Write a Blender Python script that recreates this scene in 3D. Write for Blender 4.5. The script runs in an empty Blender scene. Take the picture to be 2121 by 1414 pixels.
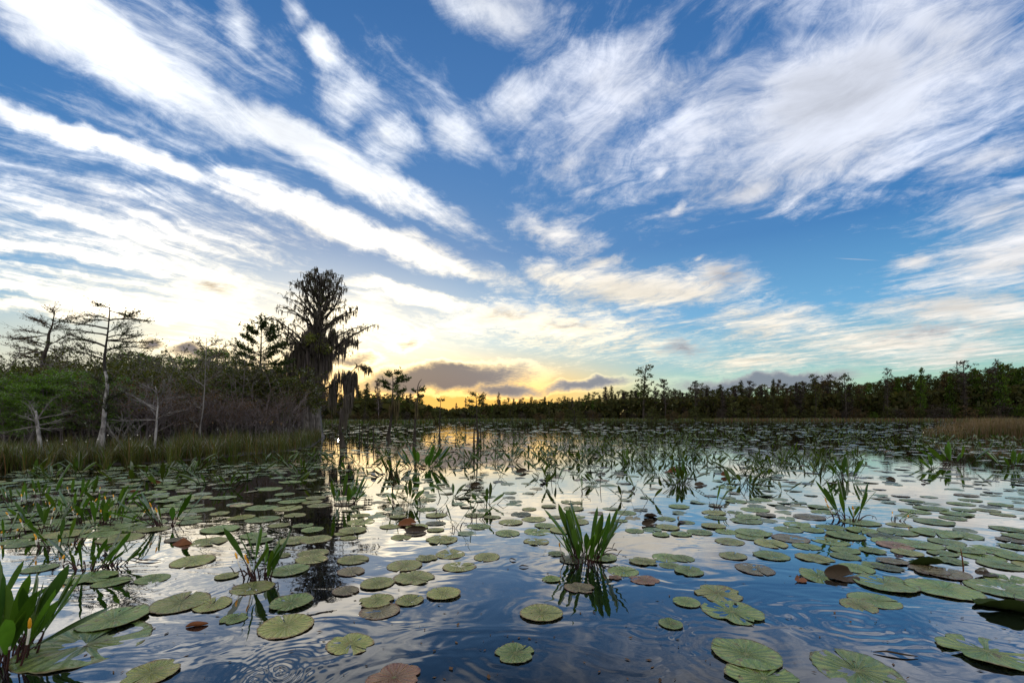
import bpy, bmesh, math, random
from mathutils import Vector, Matrix, Euler, noise as mnoise
R = math.radians
scene = bpy.context.scene
COL = scene.collection
random.seed(7)

# ------------------------------------------------------------------ camera
F = 943.0                 # focal length in photograph pixels (2121 wide): a 16 mm lens
H = 1.0                   # eye height above the water: seated in a canoe
HY = 862.0                # row of the horizon in the photograph
cam_d = bpy.data.cameras.new('camera')
cam_d.sensor_width = 36.0
cam_d.lens = 36.0 * F / 2121.0
cam_d.shift_y = (HY - 707.0) / 2121.0
cam_d.clip_start = 0.05
cam_d.clip_end = 5000.0
cam = bpy.data.objects.new('camera', cam_d)
cam.location = (0, 0, H)
cam.rotation_euler = (R(90), 0, 0)
COL.objects.link(cam)
scene.camera = cam
scene.view_settings.view_transform = 'Standard'
scene.view_settings.look = 'None'
scene.view_settings.gamma = 1.0
scene.view_settings.exposure = 0.0
scene.view_settings.use_curve_mapping = False
scene.cycles.use_denoising = True
scene.cycles.max_bounces = 6
scene.cycles.diffuse_bounces = 2
scene.cycles.glossy_bounces = 3
scene.cycles.transparent_max_bounces = 4

SUN_EL, SUN_AZ = R(1.8), R(-21.5)          # low behind the mossy cypress


# ------------------------------------------------------------------ node expressions
class G:
    """small helper that writes shader maths as nodes"""
    def __init__(self, nt):
        self.nt = nt

    def new(self, t, **kw):
        n = self.nt.nodes.new(t)
        for k, v in kw.items():
            setattr(n, k, v)
        return n

    def put(self, sock, v):
        if isinstance(v, (int, float)):
            sock.default_value = v
        elif isinstance(v, (tuple, list)):
            sock.default_value = tuple(v) + ((1.0,) if len(v) == 3 and len(sock.default_value) == 4 else ())
        else:
            self.nt.links.new(v, sock)

    def m(self, op, a, b=None, c=None, clamp=False):
        n = self.new('ShaderNodeMath', operation=op, use_clamp=clamp)
        self.put(n.inputs[0], a)
        if b is not None:
            self.put(n.inputs[1], b)
        if c is not None:
            self.put(n.inputs[2], c)
        return n.outputs[0]

    def vm(self, op, a, b=None, out=0):
        n = self.new('ShaderNodeVectorMath', operation=op)
        self.put(n.inputs[0], a)
        if b is not None:
            self.put(n.inputs[3 if op == 'SCALE' else 1], b)
        return n.outputs[out]

    def xyz(self, x, y, z=0.0):
        n = self.new('ShaderNodeCombineXYZ')
        for s, v in zip(n.inputs, (x, y, z)):
            self.put(s, v)
        return n.outputs[0]

    def sep(self, v):
        n = self.new('ShaderNodeSeparateXYZ')
        self.put(n.inputs[0], v)
        return n.outputs

    def sst(self, x, lo, hi):
        n = self.new('ShaderNodeMapRange', interpolation_type='SMOOTHSTEP')
        self.put(n.inputs[0], x)
        self.put(n.inputs[1], lo)
        self.put(n.inputs[2], hi)
        return n.outputs[0]

    def lin(self, x, lo, hi, a=0.0, b=1.0):
        n = self.new('ShaderNodeMapRange')
        for s, v in zip(n.inputs, (x, lo, hi, a, b)):
            self.put(s, v)
        return n.outputs[0]

    def noise(self, v, scale, det=4, rough=0.55, lac=2.0, dist=0.0, out=0):
        n = self.new('ShaderNodeTexNoise', noise_dimensions='3D')
        self.put(n.inputs['Vector'], v)
        n.inputs['Scale'].default_value = scale
        n.inputs['Detail'].default_value = det
        n.inputs['Roughness'].default_value = rough
        n.inputs['Lacunarity'].default_value = lac
        n.inputs['Distortion'].default_value = dist
        return n.outputs[out]

    def mapping(self, v, loc=(0, 0, 0), rot=(0, 0, 0), scale=(1, 1, 1), t='TEXTURE'):
        n = self.new('ShaderNodeMapping', vector_type=t)
        self.put(n.inputs[0], v)
        n.inputs[1].default_value = loc
        n.inputs[2].default_value = rot
        n.inputs[3].default_value = scale
        return n.outputs[0]

    def mix(self, f, a, b, op='MIX'):
        n = self.new('ShaderNodeMix', data_type='RGBA', blend_type=op)
        self.put(n.inputs[0], f)
        self.put(n.inputs[6], a)
        self.put(n.inputs[7], b)
        return n.outputs[2]

    def ramp(self, x, stops, interp='LINEAR'):
        n = self.new('ShaderNodeValToRGB')
        cr = n.color_ramp
        cr.interpolation = interp
        while len(cr.elements) > 1:
            cr.elements.remove(cr.elements[-1])
        cr.elements[0].position = stops[0][0]
        cr.elements[0].color = tuple(stops[0][1]) + (1,)
        for p, c in stops[1:]:
            e = cr.elements.new(p)
            e.color = tuple(c) + (1,)
        self.put(n.inputs[0], x)
        return n.outputs[0]


def srgb(r, g, b):
    f = lambda c: (c / 255.0 / 12.92) if c <= 10 else (((c / 255.0) + 0.055) / 1.055) ** 2.4
    return (f(r), f(g), f(b))


# ------------------------------------------------------------------ sky
world = bpy.data.worlds.new("World")
scene.world = world
world.use_nodes = True
wt = world.node_tree
wt.nodes.clear()
g = G(wt)
dirv = g.new('ShaderNodeTexCoord').outputs['Generated']
dx, dy, dz = g.sep(dirv)
zc = g.m('MAXIMUM', dz, 0.0)
yf = g.m('MAXIMUM', dy, 0.12)
u0 = g.m('DIVIDE', dx, yf)
v0 = g.m('DIVIDE', zc, yf)
p0 = g.xyz(u0, v0)                                   # bearing / elevation tangents, fixed to the compass
zp = g.m('ADD', zc, 0.045)
plane = g.xyz(g.m('DIVIDE', dx, zp), g.m('DIVIDE', dy, zp))   # position on the cloud deck


def bend(p, scale, amt, seed, det=3):
    n = g.noise(g.vm('ADD', p, (seed, seed * .7, 0)), scale, det, 0.55, out=1)
    d = g.vm('SUBTRACT', n, (0.5, 0.5, 0.5))
    return g.vm('ADD', p, g.vm('MULTIPLY', d, (amt, amt, 0.0)))


p1 = bend(p0, 3.2, 0.10, 3.1)
p1 = bend(p1, 14.0, 0.045, 9.7, 5)


def blob(p, x0, y0, x1, y1, hw, s):
    """strength s at the middle, falling to 0 at the edge of an ellipse that runs from one bearing to another"""
    cx, cy = (x0 + x1) / 2, (y0 + y1) / 2
    L = math.hypot(x1 - x0, y1 - y0) / 2
    a = math.atan2(-(y1 - y0), x1 - x0)
    q = g.vm('SUBTRACT', p, ((cx - 1060.5) / F, (HY - cy) / F, 0))
    L, hw = max(L, hw) / F, hw / F
    s_ = g.vm('DOT_PRODUCT', q, (math.cos(a) / L, math.sin(a) / L, 0), out=1)
    t_ = g.vm('DOT_PRODUCT', q, (-math.sin(a) / hw, math.cos(a) / hw, 0), out=1)
    d = g.m('SQRT', g.m('MULTIPLY_ADD', s_, s_, g.m('MULTIPLY', t_, t_)))
    return g.m('MULTIPLY_ADD', d, -s, s)


def field(p, rows):
    acc = None
    for r in rows:
        b = blob(p, *r)
        acc = b if acc is None else g.m('SMOOTH_MAX', acc, b, 0.12)
    return acc


CIRRUS = [
    (-260, -190, 700, 365, 108, 1.5), (260, 110, 1060, 508, 62, 1.5), (100, -60, 640, 230, 85, .62), (560, 240, 900, 400, 46, .45),
    (-260, 120, 600, 425, 42, 1.5), (170, 262, 1210, 640, 45, 1.45), (680, 548, 1040, 652, 24, 1.5),
    (-200, 180, 560, 320, 75, .62), (-200, 250, 640, 490, 75, .62), (-300, 370, 760, 570, 85, .95), (-400, 470, 700, 610, 60, 1.2), (-400, 560, 760, 690, 62, 1.25), (-300, 330, 300, 430, 50, .6),
    (-300, 590, 620, 720, 46, 1.05), (300, 420, 760, 520, 40, .5), (520, 600, 1000, 720, 80, .8),
    (700, 590, 860, 620, 30, .6),
    (640, 30, 705, 160, 48, 1.3), (660, 110, 790, 270, 80, .9), (720, 220, 900, 340, 64, .9), (740, 100, 1000, 330, 90, .3),
    (820, 215, 1080, 345, 52, .95), (455, -60, 530, 150, 44, .65), (590, -30, 640, 80, 34, .6), (520, 60, 640, 180, 60, .35),
    (880, -70, 1190, 90, 95, 1.05), (965, 300, 1180, 90, 74, .9), (1020, 240, 1520, 30, 150, .8), (980, 340, 1600, 60, 215, .85), (1000, 290, 1120, 180, 60, .6),
    (1110, 395, 1240, 270, 36, .7), (1200, 350, 1700, 150, 160, .85), (1300, 430, 2300, 0, 230, 1.25),
    (1460, 350, 2030, 30, 165, 1.8), (1450, 430, 1680, 350, 44, 1.0), (1330, 365, 1400, 330, 20, .9), (1600, -60, 2300, 200, 200, 1.0),
    (1390, 435, 1430, 405, 17, .9), (1760, 415, 2280, 245, 50, .95), (1850, 480, 2280, 350, 60, .7), (1180, 420, 1260, 350, 26, .5),
    (1780, 640, 2420, 390, 120, 1.05), (1820, 545, 1960, 520, 24, .9), (1300, -60, 2200, -80, 160, .8),
    (1010, 430, 1300, 520, 60, .85), (1040, 550, 1260, 580, 44, .9), (1040, 572, 1620, 615, 66, 1.35), (1380, 560, 1560, 590, 46, .8),
    (1150, 545, 1330, 525, 26, .9), (1300, 640, 1900, 690, 55, .85), (1425, 537, 1465, 537, 11, .6),
    (760, 640, 1560, 730, 80, .9), (1700, 620, 2320, 650, 62, 1.1), (1400, 710, 2300, 690, 75, .95),
    (1380, 755, 1760, 730, 32, .95), (1700, 735, 2300, 725, 40, .9),
]
HOLES = [
    (-200, 495, 470, 592, 20, 1.15), (-100, 655, 420, 684, 24, 1.25), (-200, 600, 260, 640, 12, .8), (-100, 285, 420, 400, 24, .5), (-200, 130, 480, 330, 22, .4), (-60, 440, 300, 500, 16, .35),
    (480, 540, 720, 590, 16, .45), (1380, 30, 1480, 130, 70, .5), (940, 90, 985, 210, 40, .4), (1380, 640, 1500, 650, 20, .35),
    (1180, 70, 1330, 10, 50, .5), (1260, 300, 1420, 200, 40, .35), (1700, 400, 2121, 330, 26, .4), (1400, 480, 1800, 520, 60, .5), (860, 560, 1040, 610, 22, .4),
]
GREY = [
    (690, 803, 1135, 779, 33, 1.45), (860, 774, 1050, 768, 16, 1.0), (950, 815, 1150, 808, 18, 1.0),
    (1100, 811, 1330, 803, 14, 1.05), (1350, 806, 1820, 770, 24, 1.3), (1500, 790, 1790, 790, 22, 1.0),
    (280, 700, 350, 705, 14, .9), (330, 716, 460, 726, 16, 1.0), (640, 745, 800, 752, 12, .7), (380, 588, 500, 606, 26, .38),
    (960, 665, 1130, 645, 26, .35), (1340, 722, 1480, 712, 26, .5), (1080, 680, 1260, 672, 18, .35), (820, 715, 900, 705, 16, .4),
    (1440, 575, 1560, 590, 30, .4), (1750, 690, 2121, 672, 22, .4),
]
# streaks along the two directions the high cloud is combed in
left = g.mapping(bend(bend(plane, 1.1, 0.55, 1.3), 3.5, .16, 8.3), rot=(0, 0, R(58)), scale=(2.4, .36, 1))
right = g.mapping(bend(bend(plane, 1.0, 0.7, 5.2), 3.0, .22, 6.1), rot=(0, 0, R(-64)), scale=(1.25, .46, 1))
nl = g.noise(left, 2.4, 10, 0.67, dist=.12)
nr = g.noise(right, 2.3, 10, 0.67, dist=.3)
nf = g.noise(bend(plane, 2.0, .4, 2.2), 10.0, 8, 0.72)                     # small puffs
side = g.sst(u0, -.25, .2)
streak = g.m('MULTIPLY_ADD', g.m('SUBTRACT', nr, nl), side, nl)
tex = g.m('ADD', g.m('MULTIPLY', streak, .60), g.m('MULTIPLY', nf, .40))
fc = g.m('SUBTRACT', field(p1, CIRRUS), g.m('MAXIMUM', field(p1, HOLES), 0.0))
rear = g.sst(dy, .32, .08)                                               # behind the viewer: plain broken cloud
fc = g.m('MULTIPLY_ADD', g.m('SUBTRACT', .34, fc), rear, fc)
fc = g.m('MAXIMUM', fc, -.25)
dens = g.m('MULTIPLY_ADD', g.m('SUBTRACT', tex, .5), g.lin(side, 0, 1, 2.45, 2.8), fc)
alpha = g.sst(dens, .02, 1.05)
alpha = g.m('MAXIMUM', alpha, g.m('MULTIPLY', g.sst(blob(p0, 1718, 534, 1832, 540, 1.5, 1.0), .0, .8), .34))     # a short contrail
fg = field(bend(p1, 22.0, .022, 4.4, 3), GREY)
dgrey = g.m('MULTIPLY_ADD', g.m('SUBTRACT', nf, .5), .9, fg)
agrey = g.sst(dgrey, .0, .62)

# light in the sky: blue overhead, pale and golden low down, strongest towards the sunset
sq = g.mapping(p0, ((690 - 1060.5) / F, (HY - 745) / F, 0), (0, 0, R(-12)), (.50, .20, 1))
sl = g.vm('LENGTH', sq, out=1)
glow = g.m('EXPONENT', g.m('MULTIPLY', g.m('MULTIPLY', sl, sl), -1.0))
sq2 = g.mapping(p0, ((640 - 1060.5) / F, (HY - 800) / F, 0), (0, 0, 0), (1.0, .55, 1))
wide = g.m('EXPONENT', g.m('MULTIPLY', g.vm('LENGTH', sq2, out=1), -1.1))
fwd = g.m('SUBTRACT', 1.0, rear)
glow = g.m('MULTIPLY', glow, fwd)
wide = g.m('MULTIPLY', wide, fwd)
el = g.m('ARCSINE', zc)
eln = g.m('DIVIDE', el, 1.0)
blue = g.ramp(eln, [(0.0, srgb(214, 206, 120)), (.045, srgb(176, 216, 178)), (.10, srgb(150, 200, 205)), (.2, srgb(100, 172, 220)),
                    (.34, srgb(50, 124, 190)), (.55, srgb(42, 112, 182)), (.8, srgb(34, 96, 162)), (1.0, srgb(30, 86, 152))])
sky = g.new('ShaderNodeTexSky', sky_type='NISHITA', sun_disc=False, sun_elevation=SUN_EL, sun_rotation=SUN_AZ, altitude=20.0)
sky.air_density, sky.dust_density, sky.ozone_density = 1.0, .6, 1.5
nish = g.vm('SCALE', sky.outputs[0], .10)
base = g.mix(.04, blue, nish)
base = g.mix(g.m('MULTIPLY', wide, .36), base, srgb(190, 214, 232))
gold = g.m('MULTIPLY', g.sst(v0, .17, .05), g.sst(g.m('ABSOLUTE', g.m('ADD', u0, .25)), .66, .1))
gold = g.m('MULTIPLY', gold, fwd)
base = g.mix(g.m('MULTIPLY', gold, .95), base, (1.05, .56, .085))
peach = g.m('MULTIPLY', g.m('MULTIPLY', g.sst(v0, .34, .08), g.sst(u0, .1, -.5)), fwd)
base = g.mix(g.m('MULTIPLY', peach, .6), base, (.95, .80, .58))
base = g.vm('ADD', base, g.vm('SCALE', (1.1, .76, .30), g.m('MULTIPLY', glow, .75)))

# cloud colour
shade = g.noise(bend(plane, 1.0, .3, 7.7), 1.7, 5, .55)
thick = g.sst(dens, .75, 1.9)
lum = g.m('MULTIPLY_ADD', g.m('SUBTRACT', streak, .5), .8, g.m('MULTIPLY_ADD', g.m('SUBTRACT', shade, .5), -1.0, g.m('MULTIPLY_ADD', g.m('MULTIPLY', thick, side), -.10, .93)))
lum = g.m('MULTIPLY_ADD', g.m('SUBTRACT', 1.0, side), .18, lum)
cool = g.mix(side, (.93, .97, 1.03), (.80, .85, .98))
cream = g.mix(g.m('MULTIPLY', g.sst(v0, .62, .12), g.lin(u0, .1, .9, 1.0, .6)), cool, (1.0, .88, .66))
cloud = g.vm('SCALE', cream, lum)
cloud = g.vm('ADD', cloud, g.vm('SCALE', (1.3, 1.02, .50), g.m('MULTIPLY', glow, .8)))
cloud = g.vm('ADD', cloud, g.vm('SCALE', (.5, .45, .36), g.m('MULTIPLY', wide, .35)))
sq3 = g.mapping(p0, ((420 - 1060.5) / F, (HY - 610) / F, 0), (0, 0, R(-20)), (.95, .34, 1))
lit = g.m('MULTIPLY', g.sst(g.vm('LENGTH', sq3, out=1), 1.15, .15), fwd)
cloud = g.vm('ADD', cloud, g.vm('SCALE', (1.15, 1.0, .80), g.m('MULTIPLY', g.m('MULTIPLY', lit, g.sst(dens, .3, 1.3)), 1.15)))
out = g.mix(g.m('MULTIPLY', alpha, .96), base, cloud)
greyc = g.mix(g.sst(dgrey, .1, .8), g.mix(side, srgb(236, 204, 150), srgb(196, 190, 190)), g.mix(side, srgb(88, 86, 102), srgb(132, 138, 152)))
greyc = g.vm('ADD', greyc, g.vm('SCALE', (.5, .38, .2), g.m('MULTIPLY', g.m('MULTIPLY', glow, glow), .35)))
out = g.mix(g.m('MULTIPLY', g.m('MULTIPLY', gold, g.sst(v0, .14, .03)), .8), out, (1.05, .56, .085))
rim = g.m('MULTIPLY', g.m('MULTIPLY', g.sst(dgrey, -.28, .0), g.sst(dgrey, .3, .05)), g.m('MULTIPLY_ADD', glow, 1.0, g.m('MULTIPLY', wide, .35)))
out = g.mix(g.m('MULTIPLY', agrey, .92), out, greyc)
out = g.vm('ADD', out, g.vm('SCALE', (1.0, .72, .36), g.m('MULTIPLY', rim, .55)))
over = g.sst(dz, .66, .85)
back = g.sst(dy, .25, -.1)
high = g.m('MAXIMUM', over, back)      # unseen sky overhead and behind, brightened and warmed to fill-light the ground
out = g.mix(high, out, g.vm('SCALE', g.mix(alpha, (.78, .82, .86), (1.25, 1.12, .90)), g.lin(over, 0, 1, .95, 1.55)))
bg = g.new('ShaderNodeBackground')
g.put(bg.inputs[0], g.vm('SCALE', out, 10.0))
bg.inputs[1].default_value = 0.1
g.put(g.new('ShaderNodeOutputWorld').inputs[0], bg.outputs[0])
world.cycles.sampling_method = 'NONE'

sun_d = bpy.data.lights.new('sun', 'SUN')
sun_d.energy = 0.5
sun_d.angle = R(2.5)
sun_d.color = (1.0, .78, .5)
sun = bpy.data.objects.new('sun', sun_d)
sun.rotation_euler = (R(90) - SUN_EL, 0, math.pi - SUN_AZ)
sun.rotation_euler = Vector((-math.sin(SUN_AZ) * math.cos(SUN_EL), -math.cos(SUN_AZ) * math.cos(SUN_EL), -math.sin(SUN_EL))).to_track_quat('-Z', 'Y').to_euler()
COL.objects.link(sun)

# ------------------------------------------------------------------ geometry helpers
def Wd(px, row, Y):
    """point seen at (px, row) in the photograph, Y metres away"""
    return Vector(((px - 1060.5) / F * Y, Y, H - (row - HY) / F * Y))


def Wg(px, row):
    """point of the water surface seen at (px, row)"""
    Y = F * H / (row - HY)
    return Vector(((px - 1060.5) / F * Y, Y, 0.0))


def to_px(p):
    return 1060.5 + F * p.x / p.y, HY + F * (H - p.z) / p.y


U = random.uniform


class MB:
    """collects faces, each with a tint, and links them as ONE mesh object"""
    def __init__(self):
        self.v, self.f, self.t, self.sm = [], [], [], False

    def face(self, pts, tint=(1, 1, 1)):
        n = len(self.v)
        self.v.extend(pts)
        self.f.append(tuple(range(n, n + len(pts))))
        self.t.append(tint)

    def quad(self, c, a, b, tint=(1, 1, 1)):
        self.face([c - a - b, c + a - b, c + a + b, c - a + b], tint)

    def leaf(self, base, d, side, L, w, tint=(1, 1, 1)):
        m = base + d * (L * .5)
        self.face([base, m - side * w, base + d * L, m + side * w], tint)

    def tube(self, pts, radii, n=5, tint=(1, 1, 1), cap=True):
        rings = []
        for i, p in enumerate(pts):
            a = pts[max(0, i - 1)]
            b = pts[min(len(pts) - 1, i + 1)]
            d = (b - a)
            if d.length < 1e-6:
                d = Vector((0, 0, 1))
            d.normalize()
            x = d.cross(Vector((.31, .77, .13)))
            if x.length < .1:
                x = d.cross(Vector((1, 0, 0)))
            x.normalize()
            y = d.cross(x)
            k = len(self.v)
            for j in range(n):
                an = 2 * math.pi * j / n
                self.v.append(p + (x * math.cos(an) + y * math.sin(an)) * radii[i])
            rings.append(k)
        for i, (a, b) in enumerate(zip(rings, rings[1:])):
            for j in range(n):
                self.f.append((a + j, a + (j + 1) % n, b + (j + 1) % n, b + j))
                self.t.append(tint[i] if isinstance(tint, list) else tint)
        if isinstance(tint, list):
            tint = tint[-1]
        if cap:
            self.f.append(tuple(rings[-1] + j for j in range(n)))
            self.t.append(tint)

    def mesh(self, name, mat, smooth=False):
        me = bpy.data.meshes.new(name)
        me.from_pydata([tuple(p) for p in self.v], [], self.f)
        ca = me.attributes.new('tint', 'FLOAT_COLOR', 'FACE')
        flat = []
        for t in self.t:
            flat.extend((t[0], t[1], t[2], 1.0))
        ca.data.foreach_set('color', flat)
        if smooth:
            me.polygons.foreach_set('use_smooth', [True] * len(me.polygons))
        me.materials.append(mat)
        me.update()
        return me

    def build(self, name, mat, parent=None, smooth=False):
        o = bpy.data.objects.new(name, self.mesh(name, mat, smooth))
        COL.objects.link(o)
        if parent:
            o.parent = parent
        return o


def tag(o, label=None, cat=None, group=None, kind=None):
    for k, v in (('label', label), ('category', cat), ('group', group), ('kind', kind)):
        if v:
            o[k] = v
    return o


def thing(name, loc=(0, 0, 0), rz=0.0, sc=1.0):
    o = bpy.data.objects.new(name, None)
    o.empty_display_size = .1
    o.location, o.rotation_euler, o.scale = loc, (0, 0, rz), (sc, sc, sc) if isinstance(sc, (int, float)) else sc
    COL.objects.link(o)
    return o


def dup(o, loc, rz, sc, parent=None):
    c = o.copy()
    COL.objects.link(c)
    if parent:
        c.parent = parent
    else:
        c.location = loc
        c.rotation_euler = (0, 0, rz)
        c.scale = (sc, sc, sc) if isinstance(sc, (int, float)) else sc
    for ch in [x for x in KIDS.get(o.name, [])]:
        dup(ch, None, 0, 1, c)
    return c


KIDS = {}


def kids(root, *ch):
    KIDS[root.name] = list(ch)
    return root


ORD = ['', 'first', 'second', 'third', 'fourth', 'fifth', 'sixth', 'seventh', 'eighth', 'ninth', 'tenth', 'eleventh', 'twelfth',
       'thirteenth', 'fourteenth', 'fifteenth', 'sixteenth', 'seventeenth', 'eighteenth', 'nineteenth', 'twentieth']


# ------------------------------------------------------------------ materials
def mat(name):
    m = bpy.data.materials.new(name)
    m.use_nodes = True
    m.node_tree.nodes.clear()
    return m, G(m.node_tree)


def outp(gr, sh):
    gr.put(gr.new('ShaderNodeOutputMaterial').inputs[0], sh)


def tinted(gr, col, var=.25, scale=6.0):
    """base colour x the face's own tint x a slow mottling x a small difference from plant to plant"""
    at = gr.new('ShaderNodeAttribute', attribute_name='tint').outputs[0]
    oi = gr.new('ShaderNodeObjectInfo').outputs['Random']
    tc = gr.new('ShaderNodeTexCoord').outputs['Object']
    n = gr.noise(tc, scale, 3, .6)
    k = gr.m('ADD', gr.lin(n, .25, .75, 1 - var, 1 + var), gr.lin(oi, 0, 1, -.15, .15))
    c = gr.mix(1.0, col + (1,), at, 'MULTIPLY')
    return gr.vm('SCALE', c, k)


def leafy(name, col, trans=.4, gloss=.25, rough=.45):
    m, gr = mat(name)
    c = tinted(gr, col)
    d = gr.new('ShaderNodeBsdfDiffuse')
    t = gr.new('ShaderNodeBsdfTranslucent')
    gr.put(d.inputs[0], c)
    gr.put(t.inputs[0], gr.mix(1.0, c, (1.25, 1.15, .55, 1), 'MULTIPLY'))
    mx = gr.new('ShaderNodeMixShader')
    gr.put(mx.inputs[0], trans)
    gr.put(mx.inputs[1], d.outputs[0])
    gr.put(mx.inputs[2], t.outputs[0])
    sh = mx.outputs[0]
    if gloss > 0:
        gl = gr.new('ShaderNodeBsdfGlossy')
        gl.inputs['Roughness'].default_value = rough
        fr = gr.new('ShaderNodeFresnel')
        fr.inputs[0].default_value = 1.4
        m2 = gr.new('ShaderNodeMixShader')
        gr.put(m2.inputs[0], gr.m('MULTIPLY', fr.outputs[0], gloss))
        gr.put(m2.inputs[1], sh)
        gr.put(m2.inputs[2], gl.outputs[0])
        sh = m2.outputs[0]
    outp(gr, sh)
    return m


def bark(name, a, b, scale=9.0, stretch=.18):
    m, gr = mat(name)
    tc = gr.new('ShaderNodeTexCoord').outputs['Object']
    q = gr.mapping(tc, scale=(1, 1, stretch), t='POINT')
    n = gr.noise(q, scale, 6, .65)
    n2 = gr.noise(tc, scale * .35, 4, .6)
    f = gr.sst(gr.m('ADD', gr.m('MULTIPLY', n, .6), gr.m('MULTIPLY', n2, .4)), .36, .62)
    at = gr.new('ShaderNodeAttribute', attribute_name='tint').outputs[0]
    c = gr.mix(1.0, gr.mix(f, a, b), at, 'MULTIPLY')
    p = gr.new('ShaderNodeBsdfPrincipled')
    gr.put(p.inputs['Base Color'], c)
    p.inputs['Roughness'].default_value = .9
    p.inputs['Specular IOR Level'].default_value = .2
    bp = gr.new('ShaderNodeBump')
    bp.inputs['Strength'].default_value = .8
    bp.inputs['Distance'].default_value = .02
    gr.put(bp.inputs['Height'], n)
    gr.put(p.inputs['Normal'], bp.outputs[0])
    outp(gr, p.outputs[0])
    return m


M = dict(
    bark_dark=bark('dark_bark', (.020, .016, .013), (.060, .050, .042)),
    bark_grey=bark('grey_bark', (.070, .062, .062), (.22, .205, .20)),
    bark_white=bark('pale_bark', (.06, .054, .052), (.42, .40, .40), 14.0, .35),
    twig=bark('twig_bark', (.070, .056, .058), (.19, .16, .165)),
    twig_dark=bark('dark_twig_bark', (.018, .015, .012), (.045, .038, .030)),
    green=leafy('fresh_green_leaf', (.075, .150, .018), .5, .12),
    olive=leafy('olive_leaf', (.068, .080, .020), .45, .12),
    brown=leafy('russet_leaf', (.085, .050, .024), .4, .08),
    dark=leafy('dark_evergreen_leaf', (.040, .062, .016), .35, .1),
    far=leafy('distant_foliage', (.056, .062, .026), .4, .0),
    fargrey=leafy('distant_bare_twigs', (.058, .050, .045), .3, .0),
    farrust=leafy('distant_russet_foliage', (.066, .050, .030), .4, .0),
    fargreen=leafy('distant_green_foliage', (.055, .095, .018), .45, .0),
    moss=leafy('spanish_moss', (.140, .125, .118), .35, .0),
    mosspale=leafy('pale_spanish_moss', (.16, .135, .085), .45, .0),
    grass=leafy('sedge_blade', (.068, .085, .022), .4, .15),
    tan=leafy('dry_grass_blade', (.135, .098, .062), .4, .05),
    blade=leafy('golden_club_leaf', (.050, .115, .018), .52, .16, .35),
    sprig=leafy('sprig_leaf', (.045, .085, .016), .4, .10, .5),
    stalk=leafy('purple_stalk', (.050, .022, .020), .1, .4, .35),
    rust=leafy('dead_leaf', (.16, .060, .024), .2, .3, .4),
    deadpad=leafy('dark_curled_leaf', (.045, .030, .018), .1, .4, .4),
)


def plain(name, col, rough=.5):
    m, gr = mat(name)
    tc = gr.new('ShaderNodeTexCoord').outputs['Object']
    n = gr.noise(tc, 40, 3, .6)
    p = gr.new('ShaderNodeBsdfPrincipled')
    gr.put(p.inputs['Base Color'], gr.vm('SCALE', col, gr.lin(n, .3, .7, .8, 1.15)))
    p.inputs['Roughness'].default_value = rough
    outp(gr, p.outputs[0])
    return m


M['spadix'] = plain('yellow_spadix', (.80, .36, .012))
M['white'] = plain('white_stalk', (.75, .70, .62))
M['mud'] = plain('wet_mud', (.022, .018, .012), .8)


def pad_material(name, a, b, rim, rimw):
    """lily pad: notched disc with radiating veins, blotches and a browned rim"""
    m, gr = mat(name)
    tc = gr.new('ShaderNodeTexCoord').outputs['Object']
    oi = gr.new('ShaderNodeObjectInfo').outputs['Random']
    x, y, z = gr.sep(tc)
    r = gr.m('SQRT', gr.m('ADD', gr.m('MULTIPLY', x, x), gr.m('MULTIPLY', y, y)))
    an = gr.m('ARCTAN2', y, x)
    off = gr.xyz(gr.m('MULTIPLY', oi, 40.0), gr.m('MULTIPLY', oi, 17.0), 0.0)
    q = gr.vm('ADD', tc, off)
    wob = gr.noise(q, 3.0, 3, .6)
    ph = gr.m('ADD', gr.m('MULTIPLY', an, 11.0), gr.m('MULTIPLY', wob, 2.2))
    fold = gr.m('COSINE', gr.m('MULTIPLY', ph, 2.0))
    vein = gr.m('ABSOLUTE', gr.m('SINE', ph))
    vein = gr.sst(vein, .22, .0)
    vein = gr.m('MULTIPLY', vein, gr.sst(r, 1.0, .25))
    n1 = gr.noise(q, 2.2, 5, .62)
    n2 = gr.noise(q, 9.0, 4, .65)
    c = gr.mix(gr.sst(n1, .36, .66), a, b)
    c = gr.mix(gr.m('MULTIPLY', vein, .6), c, (.36, .38, .15, 1))
    c = gr.vm('SCALE', c, gr.m('MULTIPLY_ADD', gr.m('MULTIPLY', fold, gr.sst(r, .12, .5)), .16, .94))
    c = gr.mix(gr.sst(r, .12, .03), c, (.40, .42, .16, 1))
    rot = gr.sst(gr.m('ADD', n1, gr.m('MULTIPLY', n2, .35)), .78, .86)
    c = gr.mix(gr.m('MULTIPLY', rot, .8), c, rim)
    edge = gr.sst(gr.m('ADD', r, gr.m('MULTIPLY', gr.m('SUBTRACT', n2, .5), .25)), 1.0 - rimw, 1.02)
    c = gr.mix(gr.m('MULTIPLY', edge, .85), c, rim)
    c = gr.vm('SCALE', c, gr.lin(oi, 0, 1, .75, 1.2))
    p = gr.new('ShaderNodeBsdfPrincipled')
    gr.put(p.inputs['Base Color'], c)
    gr.put(p.inputs['Roughness'], gr.lin(n2, .3, .7, .22, .46))
    p.inputs['Specular IOR Level'].default_value = .7
    bp = gr.new('ShaderNodeBump')
    bp.inputs['Strength'].default_value = .8
    bp.inputs['Distance'].default_value = .012
    h = gr.m('ADD', gr.m('MULTIPLY', vein, .7), gr.m('ADD', gr.m('MULTIPLY', n2, .25), gr.m('MULTIPLY', fold, .35)))
    gr.put(bp.inputs['Height'], h)
    gr.put(p.inputs['Normal'], bp.outputs[0])
    outp(gr, p.outputs[0])
    return m


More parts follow.
